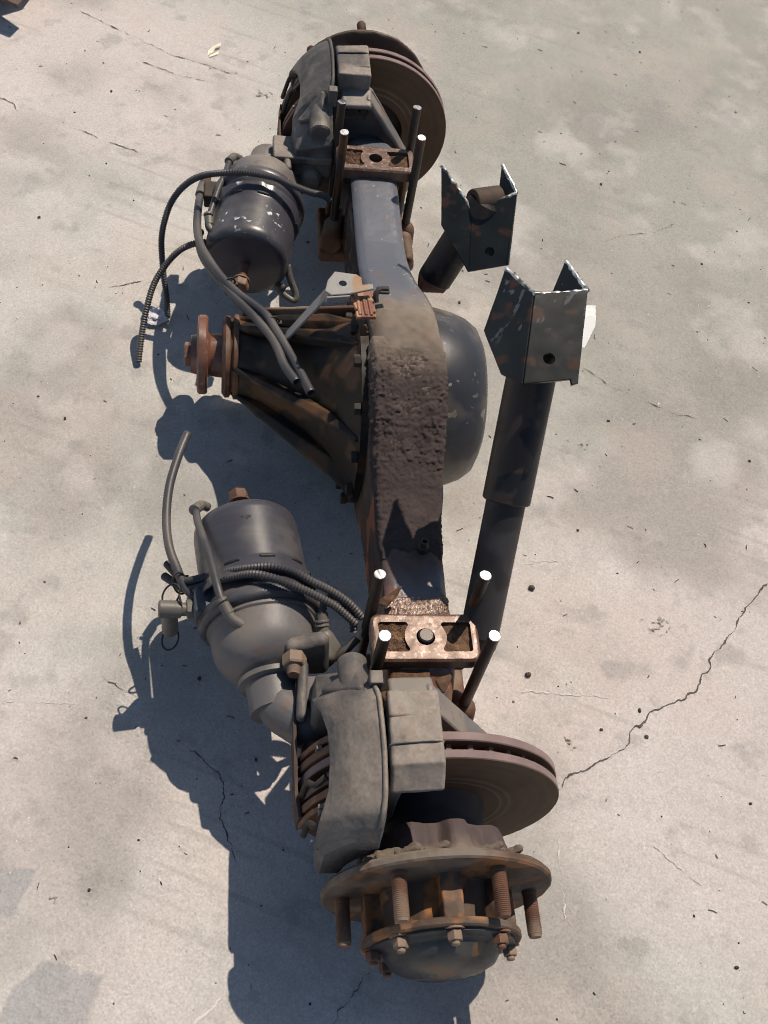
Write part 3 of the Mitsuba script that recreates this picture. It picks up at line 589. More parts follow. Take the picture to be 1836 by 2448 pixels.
# ---------------------------------------------------------------- brakes and hubs, built for the near end and mirrored for the far end
KC = -0.008                                                 # calipers sit a little further in at the far end
def both(suffix, mesh, mat, smooth=35, k=0.036, label=None, far=True):
    """The part at the near end, then its mirror image at the far end."""
    out = [add(AX + "__" + suffix, mesh, mat, smooth, label[0] if label else None)]
    if far: out.append(add(AX + "__" + suffix, mirror(mesh, k), mat, smooth, label[1] if label else None))
    return out
def subs(parents, suffix, mesh, mat, smooth=35, k=0.036):
    k = KC if any(w in parents[0] for w in ("caliper", "torque")) else k
    for i, p in enumerate(parents): add(p + "__" + suffix, mesh if i == 0 else mirror(mesh, k), mat, smooth)
Y = (0, 1, 0)
def disc_mesh():
    o = ring(0.168, 0.070, 0, 0.0112, (0, -0.700, 0), Y, 128, 0.0012)
    i = ring(0.168, 0.078, 0.0220, 0.0335, (0, -0.700, 0), Y, 128, 0.0012)
    vanes = []
    for k in range(36):
        a = 2 * math.pi * k / 36; c, s = math.cos(a), math.sin(a)
        R = np.stack([A(c, 0, s), A(0, 1, 0), A(-s, 0, c)])
        b = trimesh.creation.box((0.070, 0.0112, 0.006)); b.vertices = (b.vertices + A(0.121, 0.0165, 0)) @ R + A(0, -0.700, 0); vanes.append(b)
    return cat(o, i, *vanes)
both("brake_disc", wob(disc_mesh(), 0.0003, 90), "m_disc", 30, label=("plum rusted ventilated brake disc at the near end", "dark shaded ventilated brake disc at the far end"))
hat = lathe([(0, 0), (0.078, 0), (0.074, 0.006), (0.070, 0.012), (0.069, 0.030), (0.070, 0.060), (0, 0.060)], (0, -0.690, 0), (0, -1, 0), 64)
both("disc_bell", wob(hat, 0.0005, 50), "m_hat")
def scal(i, th): return 1 + (0.13 * np.clip(np.cos(9 * th), -0.6, 0.6) if i in (2, 3, 4) else 0)
bell = lathe([(0, 0), (0.068, 0), (0.084, 0.003), (0.088, 0.012), (0.092, 0.034), (0.108, 0.052), (0, 0.054)], (0, -0.741, 0), (0, -1, 0), 128, scal)
both("hub_neck", rough(bell, 0.004, 0.0010, 60, 3), "m_neck", 40)
hubs = both("wheel_hub", cat(wob(lathe([(0, 0), (0.128, 0), (0.138, 0.002), (0.1420, 0.006), (0.1420, 0.012), (0.1395, 0.0145), (0.10, 0.0148), (0.074, 0.016), (0.070, 0.060), (0.066, 0.062), (0, 0.062)], (0, -0.7925, 0), (0, -1, 0), 128), 0.0014, 70, 4, 4)), "m_hub", 35, label=("rusty wheel hub with a muddy flange at the near end", "wheel hub at the far end behind its brake disc"))
subs(hubs, "end_ring", wob(ring(0.0965, 0.060, 0, 0.010, (0, -0.858, 0), (0, -1, 0), 96, 0.002), 0.0007, 80), "m_hub")
for k in range(8):                                          # webs between flange and end ring
    a = math.radians(90 + 45 * k); c, s = math.cos(a), math.sin(a); w = 0.0125 if k % 2 == 0 else 0.005
    R = np.stack([A(c, 0, s), A(0, 1, 0), A(-s, 0, c)])
    b = to_tm(rbox((0.060, -0.860, -w), (0.0925 if k % 2 == 0 else 0.088, -0.806, w), 0.003)); b = TM(b.vertices @ R, b.faces)
    add(hubs[0] + "__web", rough(b, 0.005, 0.0012, 70, k), "m_hub")
cap = lathe([(0, 0), (0.088, 0), (0.088, 0.003), (0.074, 0.004), (0.070, 0.010), (0.062, 0.022), (0.048, 0.029), (0.030, 0.032), (0, 0.033)], (0, -0.8682, 0), (0, -1, 0), 72)
add(hubs[0] + "__hub_cap", wob(cap, 0.0008, 40, 6), "m_cap", 50, label="dark blue domed hub cap")
for k in range(8):
    a = math.radians(90 + 45 * k)
    p0 = A(0.083 * math.cos(a), -0.8680, 0.083 * math.sin(a))
    add(hubs[0] + "__cap_bolt", cat(lathe([(0, 0), (0.0125, 0), (0.0125, 0.002), (0, 0.0025)], p0, (0, -1, 0), 20), hexa(p0 + A(0, -0.003, 0), (0, -1, 0), 0.0092, 0.011, k), cyl(p0 + A(0, -0.012, 0), p0 + A(0, -0.019, 0), 0.0052, 14)), "m_rust")
for k in range(6):
    a = math.radians(2 + 60 * k); p0 = A(0.116 * math.cos(a), -0.806, 0.116 * math.sin(a)); p1 = p0 + A(0, -0.057, 0)
    add(hubs[0] + "__wheel_stud", stud_mesh(p0, p1, 0.0092), "m_rust", 25)
    a = math.radians(33 + 60 * k); p0 = A(0.116 * math.cos(a), 0.842, 0.116 * math.sin(a))
    add(hubs[1] + "__wheel_stud", stud_mesh(p0, p0 + A(0, 0.062, 0), 0.0092), "m_rust", 25)
for k, (px, pz) in enumerate([(-0.075, 0.095), (-0.052, 0.108), (0.045, 0.110), (0.072, 0.090), (-0.02, 0.115), (-0.088, 0.088)]):
    add(hubs[0] + "__mud_clod", rough(hull(((px, -0.789, pz), 0.007), ((px + 0.012, -0.784, pz + 0.002), 0.005), ((px - 0.01, -0.791, pz + 0.003), 0.004)), 0.0025, 0.005, 120, k), "m_mudclod")

# caliper: bridge, outboard paddle, inboard housing
br = [(-0.575, -0.148, 0.060, -0.586, -0.086, 0.128), (-0.584, -0.150, 0.085, -0.596, -0.083, 0.150), (-0.597, -0.150, 0.106, -0.609, -0.081, 0.166), (-0.615, -0.143, 0.117, -0.626, -0.079, 0.1765), (-0.643, -0.136, 0.122, -0.654, -0.0785, 0.180), (-0.682, -0.1345, 0.123, -0.694, -0.078, 0.180), (-0.717, -0.138, 0.121, -0.729, -0.079, 0.178), (-0.737, -0.144, 0.116, -0.749, -0.080, 0.174), (-0.750, -0.149, 0.108, -0.763, -0.082, 0.166), (-0.762, -0.152, 0.094, -0.776, -0.085, 0.150), (-0.770, -0.152, 0.076, -0.784, -0.087, 0.130)]
def bsec(yl, xl, zl, yr, xr, zr):
    t = np.linspace(0, 1, 13); top = np.stack([xl + (xr - xl) * t - 0.005 * np.sin(np.pi * t), yl + (yr - yl) * t, zl + (zr - zl) * t + 0.0065 * np.sin(np.pi * t) ** 0.8], 1)
    inn = np.array([(xr + 0.001, yr, zr - 0.006), (xr + 0.003, yr, zr - 0.022), (xr - 0.006, yr, zr - 0.024), (xl + 0.012, yl, zl - 0.016), (xl + 0.002, yl, zl - 0.012), (xl - 0.002, yl, zl - 0.004)])
    return np.vstack([top, inn])
bridge = loft(np.array([bsec(*q) for q in br]))
ang = np.radians(np.linspace(112, 186, 30))
pg = Polygon(np.vstack([np.c_[0.1705 * np.cos(ang), 0.1705 * np.sin(ang)], np.c_[0.116 * np.cos(ang[::-1]), 0.116 * np.sin(ang[::-1])]])).intersection(Polygon([(-0.149, 0.004), (-0.086, 0.004), (-0.086, 0.16), (-0.149, 0.16)])).buffer(-0.006).buffer(0.006)
paddle = prism(np.array(pg.exterior.coords)[:-1], 0.030, 0.005, (0, -0.750, 0), (1, 0, 0), (0, 0, 1))
inb = cat(hull(((-0.140, -0.596, 0.092), 0.010), ((-0.090, -0.602, 0.142), 0.010), ((-0.142, -0.60, 0.02), 0.012), ((-0.085, -0.60, 0.02), 0.012), ((-0.140, -0.550, 0.070), 0.006), ((-0.082, -0.550, 0.085), 0.006), ((-0.142, -0.553, 0.02), 0.010), ((-0.082, -0.553, 0.02), 0.010)),
          hull(((-0.142, -0.59, 0.0), 0.02), ((-0.150, -0.60, -0.06), 0.02), ((-0.155, -0.64, -0.05), 0.010), ((-0.148, -0.64, 0.02), 0.010), ((-0.10, -0.60, -0.03), 0.02)))
cal = both("brake_caliper", cat(rough(bridge, 0.006, 0.0005, 45, 4), rough(paddle, 0.006, 0.0006, 45, 5), *[rough(b, 0.006, 0.0008, 45, 6) for b in inb.split()]), "m_cast", 40, KC, label=("dusty grey brake caliper at the near end", "dusty grey brake caliper at the far end"))
def on_bridge(q, t, up): e = bsec(*q); f_ = t * 12; i0 = min(int(f_), 11); return e[i0] + (e[i0 + 1] - e[i0]) * (f_ - i0) + A(-0.4 * up, 0, up)
subs(cal, "edge_rib", tube([on_bridge(q, 0.97, 0.0004) for q in br[1:-1]], 0.0030, 0.005, 10), "m_cast", True)
subs(cal, "guide_pin_boss", rough(cat(cyl((-0.103, -0.545, 0.112), (-0.103, -0.620, 0.132), 0.019, 28, 0.003)), 0.006, 0.0005, 50), "m_cast")
subs(cal, "guide_pin_boss", rough(hull(((-0.136, -0.585, 0.108), 0.006), ((-0.100, -0.570, 0.128), 0.007), ((-0.100, -0.604, 0.152), 0.006)), 0.006, 0.0006, 50), "m_cast")
subs(cal, "bleed_cap", rough(rbox((-0.090, -0.606, 0.138), (-0.074, -0.588, 0.172), 0.002), 0.005, 0.0004, 50), "m_cast")
add(cal[0] + "__mount_ledge", rough(rbox((-0.158, -0.572, 0.040), (-0.085, -0.536, 0.054), 0.003), 0.006, 0.0008, 50), "m_cast")
add(cal[1] + "__mount_ledge", mirror(rough(rbox((-0.186, -0.605, 0.044), (-0.075, -0.538, 0.060), 0.004), 0.006, 0.0010, 50), KC), "m_cast")
subs(cal, "pin_boot", cat(lathe([(0, 0), (0.024, 0), (0.026, 0.003), (0.021, 0.006), (0.020, 0.020), (0.015, 0.028), (0, 0.031)], (-0.113, -0.553, 0.015), (0, 1, 0), 32)), "m_cast")
# lever housing between caliper and chamber
subs(cal, "lever_housing", rough(cat(hull(((-0.196, -0.535, -0.002), 0.031), ((-0.182, -0.562, 0.006), 0.033), ((-0.152, -0.585, 0.01), 0.034))), 0.006, 0.0005, 40, 9), "m_dome")
# edge-on frame bar, brake pads in the window, pad springs
bar = [(-0.165, -0.516), (-0.1715, -0.60), (-0.1715, -0.693), (-0.168, -0.722)]
bs = np.array([[(x - 0.002, y, z) for z in (0.045, 0.0)] + [(x + 0.002, y, z) for z in (0.0, 0.045)] for x, y in bar])
subs(cal, "tie_bar", rough(loft(bs), 0.006, 0.0010, 70, 2), "m_rust_dark")
subs(cal, "tie_bar", rough(hull(((-0.159, -0.520, 0.050), 0.007), ((-0.163, -0.592, 0.052), 0.007), ((-0.163, -0.592, 0.03), 0.005), ((-0.159, -0.520, 0.03), 0.006)), 0.006, 0.0007, 60), "m_cast")
ang = np.radians(np.linspace(132, 172, 16))
for y0, w in ((-0.664, 0.010), (-0.649, 0.008), (-0.717, 0.010), (-0.730, 0.008)):
    q = prism(np.vstack([np.c_[0.171 * np.cos(ang), 0.171 * np.sin(ang)], np.c_[0.10 * np.cos(ang[::-1]), 0.10 * np.sin(ang[::-1])]]), w, 0.001, (0, y0 + w, 0), (1, 0, 0), (0, 0, 1))
    subs(cal, "brake_pad", rough(q, 0.006, 0.0008, 60), "m_rust")
for yy in (-0.652, -0.726, -0.733): subs(cal, "pad_tab", rough(rbox((-0.150, yy - 0.003, 0.075), (-0.142, yy + 0.003, 0.092), 0.0015), 0.005, 0.0004, 90), "m_cast")
for yy in (-0.695, -0.745): subs(cal, "pad_spring", tube([(-0.165, yy, 0.045), (-0.160, yy + 0.006, 0.070), (-0.152, yy - 0.004, 0.088), (-0.140, yy + 0.002, 0.100)], 0.004, 0.005, 8), "m_cast_dark")

# carrier arm and torque plate
carr = cat(hull(((-0.069, -0.650, 0.181), 0.0035), ((-0.016, -0.650, 0.186), 0.0035), ((-0.069, -0.712, 0.180), 0.005), ((-0.017, -0.712, 0.185), 0.005), ((-0.069, -0.733, 0.160), 0.005), ((-0.017, -0.733, 0.166), 0.005), ((-0.069, -0.650, 0.168), 0.004), ((-0.016, -0.650, 0.172), 0.004)),
           rbox((-0.073, -0.656, 0.09), (-0.012, -0.622, 0.187), 0.0035), rbox((-0.074, -0.728, -0.01), (-0.056, -0.704, 0.168), 0.0035))
carrs = both("caliper_carrier", cat(*[rough(b, 0.0045, 0.0009, 55, 8) for b in carr.split()]), "m_cast", 40, KC)
subs(carrs, "casting_ridge", wob(tube([(-0.074, -0.689, 0.178), (-0.068, -0.689, 0.1862), (-0.045, -0.688, 0.1890), (-0.020, -0.688, 0.1912), (-0.012, -0.688, 0.186)], 0.0016, 0.004, 8), 0.0005, 160, 3), "m_cast", True)
tp = prism([(-0.095, -0.07), (0.085, -0.07), (0.092, -0.02), (0.088, 0.010), (-0.004, 0.150), (-0.016, 0.158), (-0.058, 0.156), (-0.066, 0.146), (-0.10, 0.04)], 0.010, 0.002, (0, -0.628, 0), (1, 0, 0), (0, 0, 1))
lip = cat(hull(((-0.060, -0.622, 0.150), 0.005), ((-0.012, -0.622, 0.152), 0.005), ((-0.060, -0.590, 0.142), 0.005), ((-0.014, -0.590, 0.144), 0.005)), hull(((-0.014, -0.628, 0.150), 0.006), ((-0.014, -0.602, 0.148), 0.006), ((0.085, -0.628, 0.008), 0.006), ((0.085, -0.606, 0.008), 0.006)), hull(((0.086, -0.628, 0.010), 0.006), ((0.086, -0.606, 0.008), 0.006), ((0.086, -0.62, -0.06), 0.006)))
tps = both("torque_plate", cat(rough(tp, 0.008, 0.0008, 50), *[rough(b, 0.006, 0.0008, 50) for b in lip.split()]), "m_dome", 40, KC)
for x in (-0.045, -0.020): subs(tps, "bolt", hexa((x, -0.616, 0.118), (0, 1, 0), 0.010, 0.011, x * 99), "m_cast_dark")
add(AX + "__carrier_tongue", rough(rbox((-0.060, -0.620, 0.092), (-0.004, -0.580, 0.106), 0.004), 0.005, 0.0014, 70, 3), "m_rust")
curl = [(-0.036, -0.598, 0.113), (-0.026, -0.594, 0.121), (-0.014, -0.595, 0.121), (-0.004, -0.603, 0.113), (0.0, -0.612, 0.104)]
cv = np.array([[x, y + k * 0.022, z - 0.006 * k * (0.5 - abs(i / 4 - .5))] for i, (x, y, z) in enumerate(curl) for k in (-0.8, -0.3, 0.2, 0.55)])
ci = np.array([i * 4 + j for i in range(4) for j in range(3)])
sh = TM(cv, np.vstack([np.stack([ci, ci + 4, ci + 5], 1), np.stack([ci, ci + 5, ci + 1], 1)]))
add(AX + "__torn_sheet", cat(sh, TM(cv - A(0, 0, 0.0012), np.asarray(sh.faces)[:, ::-1])), "m_blue_paint", smooth=True, label="curled grey scrap of sheet on the rusty carrier tongue")
for k, (x, y, z) in enumerate([(-0.050, -0.566, 0.084), (-0.034, -0.572, 0.084), (0.012, -0.560, 0.082), (-0.06, -0.575, 0.075)]):
    add(AX + "__rust_flake", rough(hull(((x, y, z), 0.004), ((x + 0.016, y + 0.006, z + 0.003), 0.003), ((x + 0.006, y - 0.014, z + 0.001), 0.003)), 0.003, 0.0018, 110, k), "m_flake")

# brake chambers
E0, M0 = A(-0.236, -0.262, 0.0), A(-0.196, -0.53, 0.0); CA = unit(M0 - E0)
can = [(0, 0.0), (0.060, 0.0), (0.069, 0.003), (0.0745, 0.010), (0.0762, 0.020), (0.0770, 0.100), (0.0785, 0.104), (0.0805, 0.113), (0.0830, 0.128), (0.0805, 0.1285), (0.0765, 0.114), (0.070, 0.118), (0.070, 0.128), (0, 0.128)]
JG = np.random.default_rng(4).random(96)
def jag(i, th):
    return 1 + (0.012 * np.sign(np.sin(th * 22)) * np.clip(np.sin(th * 5 + 1) + 0.3, 0, 1) + 0.012 * JG[(th / 6.2832 * 96).astype(int) % 96] if i in (8, 9) else 0)
ch = both("brake_chamber", wob(lathe(can, E0, CA, 96, jag), 0.0005, 30), "m_can", 40, label=("black spring brake chamber with a grey dome at the near end", "black spring brake chamber with scraped paint at the far end"))
fl = [(0, 0.118), (0.068, 0.118), (0.070, 0.134), (0.074, 0.142), (0.0775, 0.146), (0.0785, 0.150), (0.0845, 0.153), (0.0868, 0.158), (0.0868, 0.167), (0.0845, 0.171), (0.079, 0.174), (0, 0.174)]
subs(ch, "clamp_band", lathe(fl, E0, CA, 72), "m_can", 45)
dm = [(0, 0.170), (0.0770, 0.170), (0.0770, 0.1785), (0.0740, 0.181), (0.0732, 0.200), (0.0722, 0.212), (0.0690, 0.224), (0.0620, 0.235), (0.0530, 0.243), (0.0440, 0.248), (0.0375, 0.2515), (0.0375, 0.2545), (0.0455, 0.2555), (0.0455, 0.2625), (0.0365, 0.2635), (0.0355, 0.305), (0, 0.306)]
subs(ch, "dome", lathe(dm, E0, CA, 72), "m_dome", 32)
FR = frame(CA)
pz_ = E0 + CA * 0.040 + A(-0.004, 0, 0.0762)
add(ch[0] + "__torn_hole", rough(hull((pz_ + A(-0.006, 0.002, -0.002), 0.0022), (pz_ + A(0.004, 0.003, -0.0018), 0.0024), (pz_ + A(0.0, -0.004, -0.002), 0.002)), 0.002, 0.001, 300), "m_black")
for k in range(10):                                         # pressed slots in the skirt
    a = 2 * math.pi * (k + 0.2) / 10; rd = FR @ A(math.cos(a), math.sin(a), 0); tg = np.cross(CA, rd); p = E0 + CA * 0.1065 + rd * 0.0785
    subs(ch, "slot", hull((p + tg * 0.009, 0.0026), (p - tg * 0.009, 0.0026), (p, 0.0034)), "m_black")
b0 = E0 - CA * 0.001
subs(ch, "release_bolt", stud_mesh(b0, b0 - CA * 0.052, 0.0085, 0.003), "m_rust", 25)
subs(ch, "release_nut", cat(lathe([(0, 0), (0.0155, 0), (0.0155, 0.003), (0, 0.003)], b0 - CA * 0.040, -CA, 20), hexa(b0 - CA * 0.043, -CA, 0.0150, 0.016)), "m_rust", 25)
# mounting ear, nut and stud next to the dome
add(AX + "__mount_ear", rough(cat(hull(((-0.172, -0.492, 0.050), 0.013), ((-0.136, -0.488, 0.060), 0.012), ((-0.172, -0.505, 0.02), 0.012), ((-0.132, -0.505, 0.02), 0.010))), 0.005, 0.0008, 60), "m_cast")
kk = add(AX + "__mount_nut", hexa((-0.170, -0.505, 0.050), (-0.05, -1, 0.12), 0.0165, 0.018, 0.6), "m_rust", 25)
add(AX + "__mount_stud", stud_mesh((-0.1705, -0.52, 0.052), (-0.172, -0.536, 0.054), 0.0098, 0.003, 0.002), "m_rust", 25)
# wear sensor plug with its own hose
add(AX + "__sensor_plug", cat(cyl((-0.132, -0.440, 0.052), (-0.129, -0.468, 0.036), 0.0085, 20), cyl((-0.132, -0.449, 0.047), (-0.1315, -0.452, 0.045), 0.0105, 20, 0.0008), cyl((-0.1315, -0.455, 0.0435), (-0.131, -0.458, 0.042), 0.0105, 20, 0.0008), hull(((-0.127, -0.470, 0.034), 0.013), ((-0.123, -0.492, 0.026), 0.011), ((-0.112, -0.480, 0.028), 0.007))), "m_ferrule")

# air pipes with elbows on the chambers
def elbow_pipe(pts, name, r=0.0055):
    pts = [A(*q) for q in pts]
    k = add(AX + "__" + name, tube(pts, r, 0.005, 14), "m_hose", True)
    for a, b in ((1, 2), (-2, -3)):
        d = unit(pts[b] - pts[a]); q = pts[a] + d * 0.006
        add(k + "__ferrule", cat(cyl(q, q + d * 0.017, r * 1.42, 18), cyl(q + d * 0.019, q + d * 0.024, r * 1.55, 18, 0.0008)), "m_ferrule")
    for q in (pts[:3], pts[-3:]): add(k + "__elbow", tube(q, r * 1.25, 0.004, 14), "m_ferrule", True)
elbow_pipe([(-0.289, -0.240, 0.012), (-0.299, -0.243, 0.022), (-0.305, -0.258, 0.034), (-0.303, -0.285, 0.044), (-0.2955, -0.318, 0.055), (-0.287, -0.352, 0.066), (-0.279, -0.387, 0.074), (-0.272, -0.419, 0.078), (-0.265, -0.440, 0.074), (-0.253, -0.458, 0.066), (-0.236, -0.466, 0.058)], "air_pipe")
elbow_pipe([(-0.246, 0.556, 0.03), (-0.258, 0.549, 0.04), (-0.265, 0.530, 0.045), (-0.274, 0.484, 0.05), (-0.285, 0.44, 0.05), (-0.295, 0.397, 0.045), (-0.301, 0.368, 0.040), (-0.299, 0.350, 0.034), (-0.283, 0.341, 0.03)], "air_pipe")
add(AX + "__port_elbow", tube([(-0.176, 0.297, -0.046), (-0.163, 0.285, -0.055), (-0.146, 0.277, -0.060), (-0.143, 0.286, -0.052), (-0.154, 0.303, -0.030), (-0.160, 0.318, -0.012)], 0.0065, 0.004, 14), "m_ferrule", True)

# port blocks and test coupling at the near chamber
pb = add(AX + "__port_block", rough(cat(rbox((-0.305, -0.428, -0.012), (-0.262, -0.388, 0.030), 0.006), cyl((-0.288, -0.392, 0.012), (-0.300, -0.380, 0.020), 0.011, 20)), 0.006, 0.0006, 60), "m_blue_plastic")
add(pb + "__coupling", cat(cyl((-0.305, -0.410, 0.008), (-0.330, -0.413, 0.010), 0.0095, 22), cyl((-0.322, -0.412, 0.009), (-0.352, -0.414, 0.013), 0.0125, 24), hexa((-0.306, -0.410, 0.008), (-1, -0.1, 0.05), 0.0135, 0.009), cyl((-0.338, -0.4135, 0.008), (-0.338, -0.4135, -0.048), 0.0115, 22)), "m_ferrule")
for c, ax_ in (((-0.336, -0.394, 0.018), (0.4, 0.5, -0.8)), ((-0.338, -0.420, -0.060), (0.2, 0.5, -0.8)), ((-0.322, -0.404, 0.010), (1, 0.2, 0.1))):
    B = frame(ax_); ts = np.linspace(0, 2 * math.pi, 25)
    add(pb + "__wire_loop", tube([A(*c) + B @ A(0.0115 * math.cos(t), 0.0165 * math.sin(t), 0) for t in ts], 0.0014, 0.003, 8), "m_black", True)
pb2 = add(AX + "__port_block", rough(rbox((-0.312, 0.455, -0.008), (-0.275, 0.500, 0.020), 0.004), 0.006, 0.0005, 60), "m_cast_dark")
add(pb2 + "__port", cyl((-0.304, 0.40, 0.0), (-0.278, 0.395, 0.0), 0.011, 20), "m_cast_dark")
add(pb2 + "__port", rbox((-0.318, 0.501, -0.006), (-0.300, 0.525, 0.012), 0.003), "m_cast_dark")
add(pb2 + "__coupling", cyl((-0.3125, 0.515, 0.0), (-0.3185, 0.468, 0.010), 0.0098, 20), "m_ferrule")

# ---------------------------------------------------------------- loose hoses: things of their own
RG = (0.0046, 0.0016)
def hose(name, pts, r, label, ridges=None, hollow=(False, True), group=None):
    add(name, tube(pts, r, 0.005, 14, hollow, ridges), "m_hose", True if ridges is None else 50, label, "hose", group)
hose("corrugated_hose", [(-0.085, 0.428, 0.050), (-0.097, 0.427, 0.06), (-0.119, 0.413, 0.075), (-0.154, 0.41, 0.09), (-0.194, 0.417, 0.1), (-0.239, 0.425, 0.1), (-0.276, 0.427, 0.095), (-0.316, 0.44, 0.075), (-0.346, 0.449, 0.045), (-0.369, 0.447, 0.01), (-0.382, 0.429, -0.02), (-0.388, 0.412, -0.05), (-0.387, 0.394, -0.08), (-0.384, 0.376, -0.11), (-0.379, 0.357, -0.14), (-0.376, 0.319, -0.160)], 0.0064,
     "corrugated black hose looping over the far brake chamber and down to the ground", RG)
hose("corrugated_hose", [(-0.166, 0.292, -0.042), (-0.171, 0.29, -0.04), (-0.196, 0.312, -0.035), (-0.223, 0.326, -0.025), (-0.246, 0.337, -0.01), (-0.274, 0.339, 0.005), (-0.301, 0.346, 0.005), (-0.323, 0.348, 0.0), (-0.35, 0.346, -0.015), (-0.374, 0.337, -0.04), (-0.397, 0.315, -0.07), (-0.41, 0.281, -0.1), (-0.418, 0.246, -0.13), (-0.423, 0.204, -0.160)], 0.0064,
     "corrugated hose arching before the far chamber to an open end left of the pinion", RG)
hose("rubber_hose", [(-0.3185, 0.475, 0.006), (-0.321, 0.421, 0.02), (-0.321, 0.358, 0.03), (-0.315, 0.304, 0.04), (-0.301, 0.256, 0.05), (-0.277, 0.205, 0.055), (-0.247, 0.16, 0.06), (-0.206, 0.11, 0.068), (-0.187, 0.067, 0.072), (-0.17, 0.025, 0.075), (-0.154, -0.023, 0.08), (-0.137, -0.074, 0.085)], 0.0074,
     "smooth black hose crossing the pinion, the right one and longer of the tied pair")
hose("rubber_hose", [(-0.316, 0.372, 0.005), (-0.318, 0.349, 0.015), (-0.313, 0.302, 0.022), (-0.3015, 0.252, 0.040), (-0.2765, 0.197, 0.050), (-0.2475, 0.146, 0.058), (-0.223, 0.106, 0.064), (-0.1975, 0.063, 0.067), (-0.1855, 0.029, 0.071), (-0.1755, -0.010, 0.075), (-0.158, -0.047, 0.079)], 0.0072,
     "smooth black hose crossing the pinion, the left one and shorter of the tied pair")
hose("rubber_hose", [(-0.3235, -0.092, 0.002), (-0.336, -0.136, 0.0), (-0.347, -0.194, 0.0), (-0.349, -0.253, 0.0), (-0.343, -0.302, 0.0), (-0.33, -0.341, 0.0), (-0.318, -0.372, 0.004), (-0.300, -0.398, 0.010)], 0.0066,
     "smooth black hose curving up alone beside the near brake chamber", hollow=(True, False))
hose("corrugated_hose", [(-0.346, -0.313, -0.03), (-0.331, -0.34, -0.015), (-0.319, -0.36, 0.0), (-0.306, -0.371, 0.02), (-0.279, -0.378, 0.045), (-0.253, -0.386, 0.07), (-0.224, -0.393, 0.09), (-0.198, -0.398, 0.1), (-0.173, -0.405, 0.1), (-0.146, -0.415, 0.09), (-0.117, -0.422, 0.075), (-0.093, -0.432, 0.06), (-0.075, -0.445, 0.045)], 0.0062,
     "upper corrugated hose of the tied bundle lying across the near brake chamber", RG, (True, False))
hose("corrugated_hose", [(-0.349, -0.330, -0.037), (-0.334, -0.351, -0.02), (-0.321, -0.369, -0.005), (-0.304, -0.381, 0.015), (-0.279, -0.390, 0.044), (-0.253, -0.398, 0.072), (-0.227, -0.405, 0.092), (-0.206, -0.413, 0.099), (-0.184, -0.420, 0.097), (-0.155, -0.426, 0.085), (-0.136, -0.431, 0.076), (-0.112, -0.438, 0.062), (-0.085, -0.452, 0.042)], 0.0062,
     "lower corrugated hose of the tied bundle lying across the near brake chamber", RG, (True, False))
hose("corrugated_hose", [(-0.131, -0.440, 0.054), (-0.128, -0.430, 0.062), (-0.120, -0.424, 0.066), (-0.108, -0.424, 0.064), (-0.096, -0.432, 0.052), (-0.088, -0.445, 0.040), (-0.086, -0.456, 0.028)], 0.0060,
     "short corrugated hose bent over the sensor plug beside the near spring pad", RG, (False, False))
def tie(name, c, axis, r, label, ry=None):
    B = frame(axis); ry = ry or r; ts = np.linspace(0, 2 * math.pi, 21)
    pts = [A(*c) + B @ A(r * math.cos(t), ry * math.sin(t), 0) for t in ts]
    add(name, cat(tube(pts, 0.0016, 0.004, 8), rbox(A(*c) + B @ A(r, 0, 0) - 0.004, A(*c) + B @ A(r, 0, 0) + 0.004, 0.001)), "m_black", 40, label, "cable tie")
tie("cable_tie", (-0.325, -0.364, 0.0), (0.5, -0.5, 0.4), 0.011, "black cable tie round the corrugated hoses beside the near chamber", 0.018)
tie("cable_tie", (-0.192, 0.092, 0.058), (0.5, -0.8, 0.1), 0.013, "black cable tie round the two smooth hoses over the pinion, next to the strap", 0.019)
tie("cable_tie", (-0.262, 0.190, 0.048), (0.5, -0.8, 0.1), 0.011, "black cable tie round the two smooth hoses, nearer the far chamber", 0.018)
hose("rubber_hose", [(-0.080, -0.462, 0.02), (-0.094, -0.474, 0.012), (-0.112, -0.484, 0.004), (-0.125, -0.493, -0.004)], 0.006, "short black cable stub beside the near spring pad", None, (False, False))

# ---------------------------------------------------------------- shock absorbers with torch-cut frame brackets
def torch_edge(pts, seed, r=0.0034):
    p = np.asarray(pts, float); c, _ = curve(p, 0.003) if len(p) > 2 else (np.array([p[0] + (p[1] - p[0]) * t for t in np.linspace(0, 1, max(3, int(np.linalg.norm(p[1] - p[0]) / 0.003)))]), 0)
    m = tube(c, r, 0.003, 10, smooth_pts=False)
    return wob(m, 0.0022, 190, seed)
def slab(quad, t, hole=None, sub_=None):
    q = np.asarray(quad, float); n = unit(np.cross(q[1] - q[0], q[-1] - q[0])); ex = unit(q[1] - q[0]); ey = np.cross(n, ex)
    m = prism(np.stack([(q - q[0]) @ ex, (q - q[0]) @ ey], 1), t, 0.0008, q[0] - n * t / 2, ex, ey)
    if hole is not None: m = sub(m, cyl(A(*hole) - n * 0.02, A(*hole) + n * 0.02, 0.0078, 20, 0.0003))
    return rough(m, 0.007, 0.0005, 50)
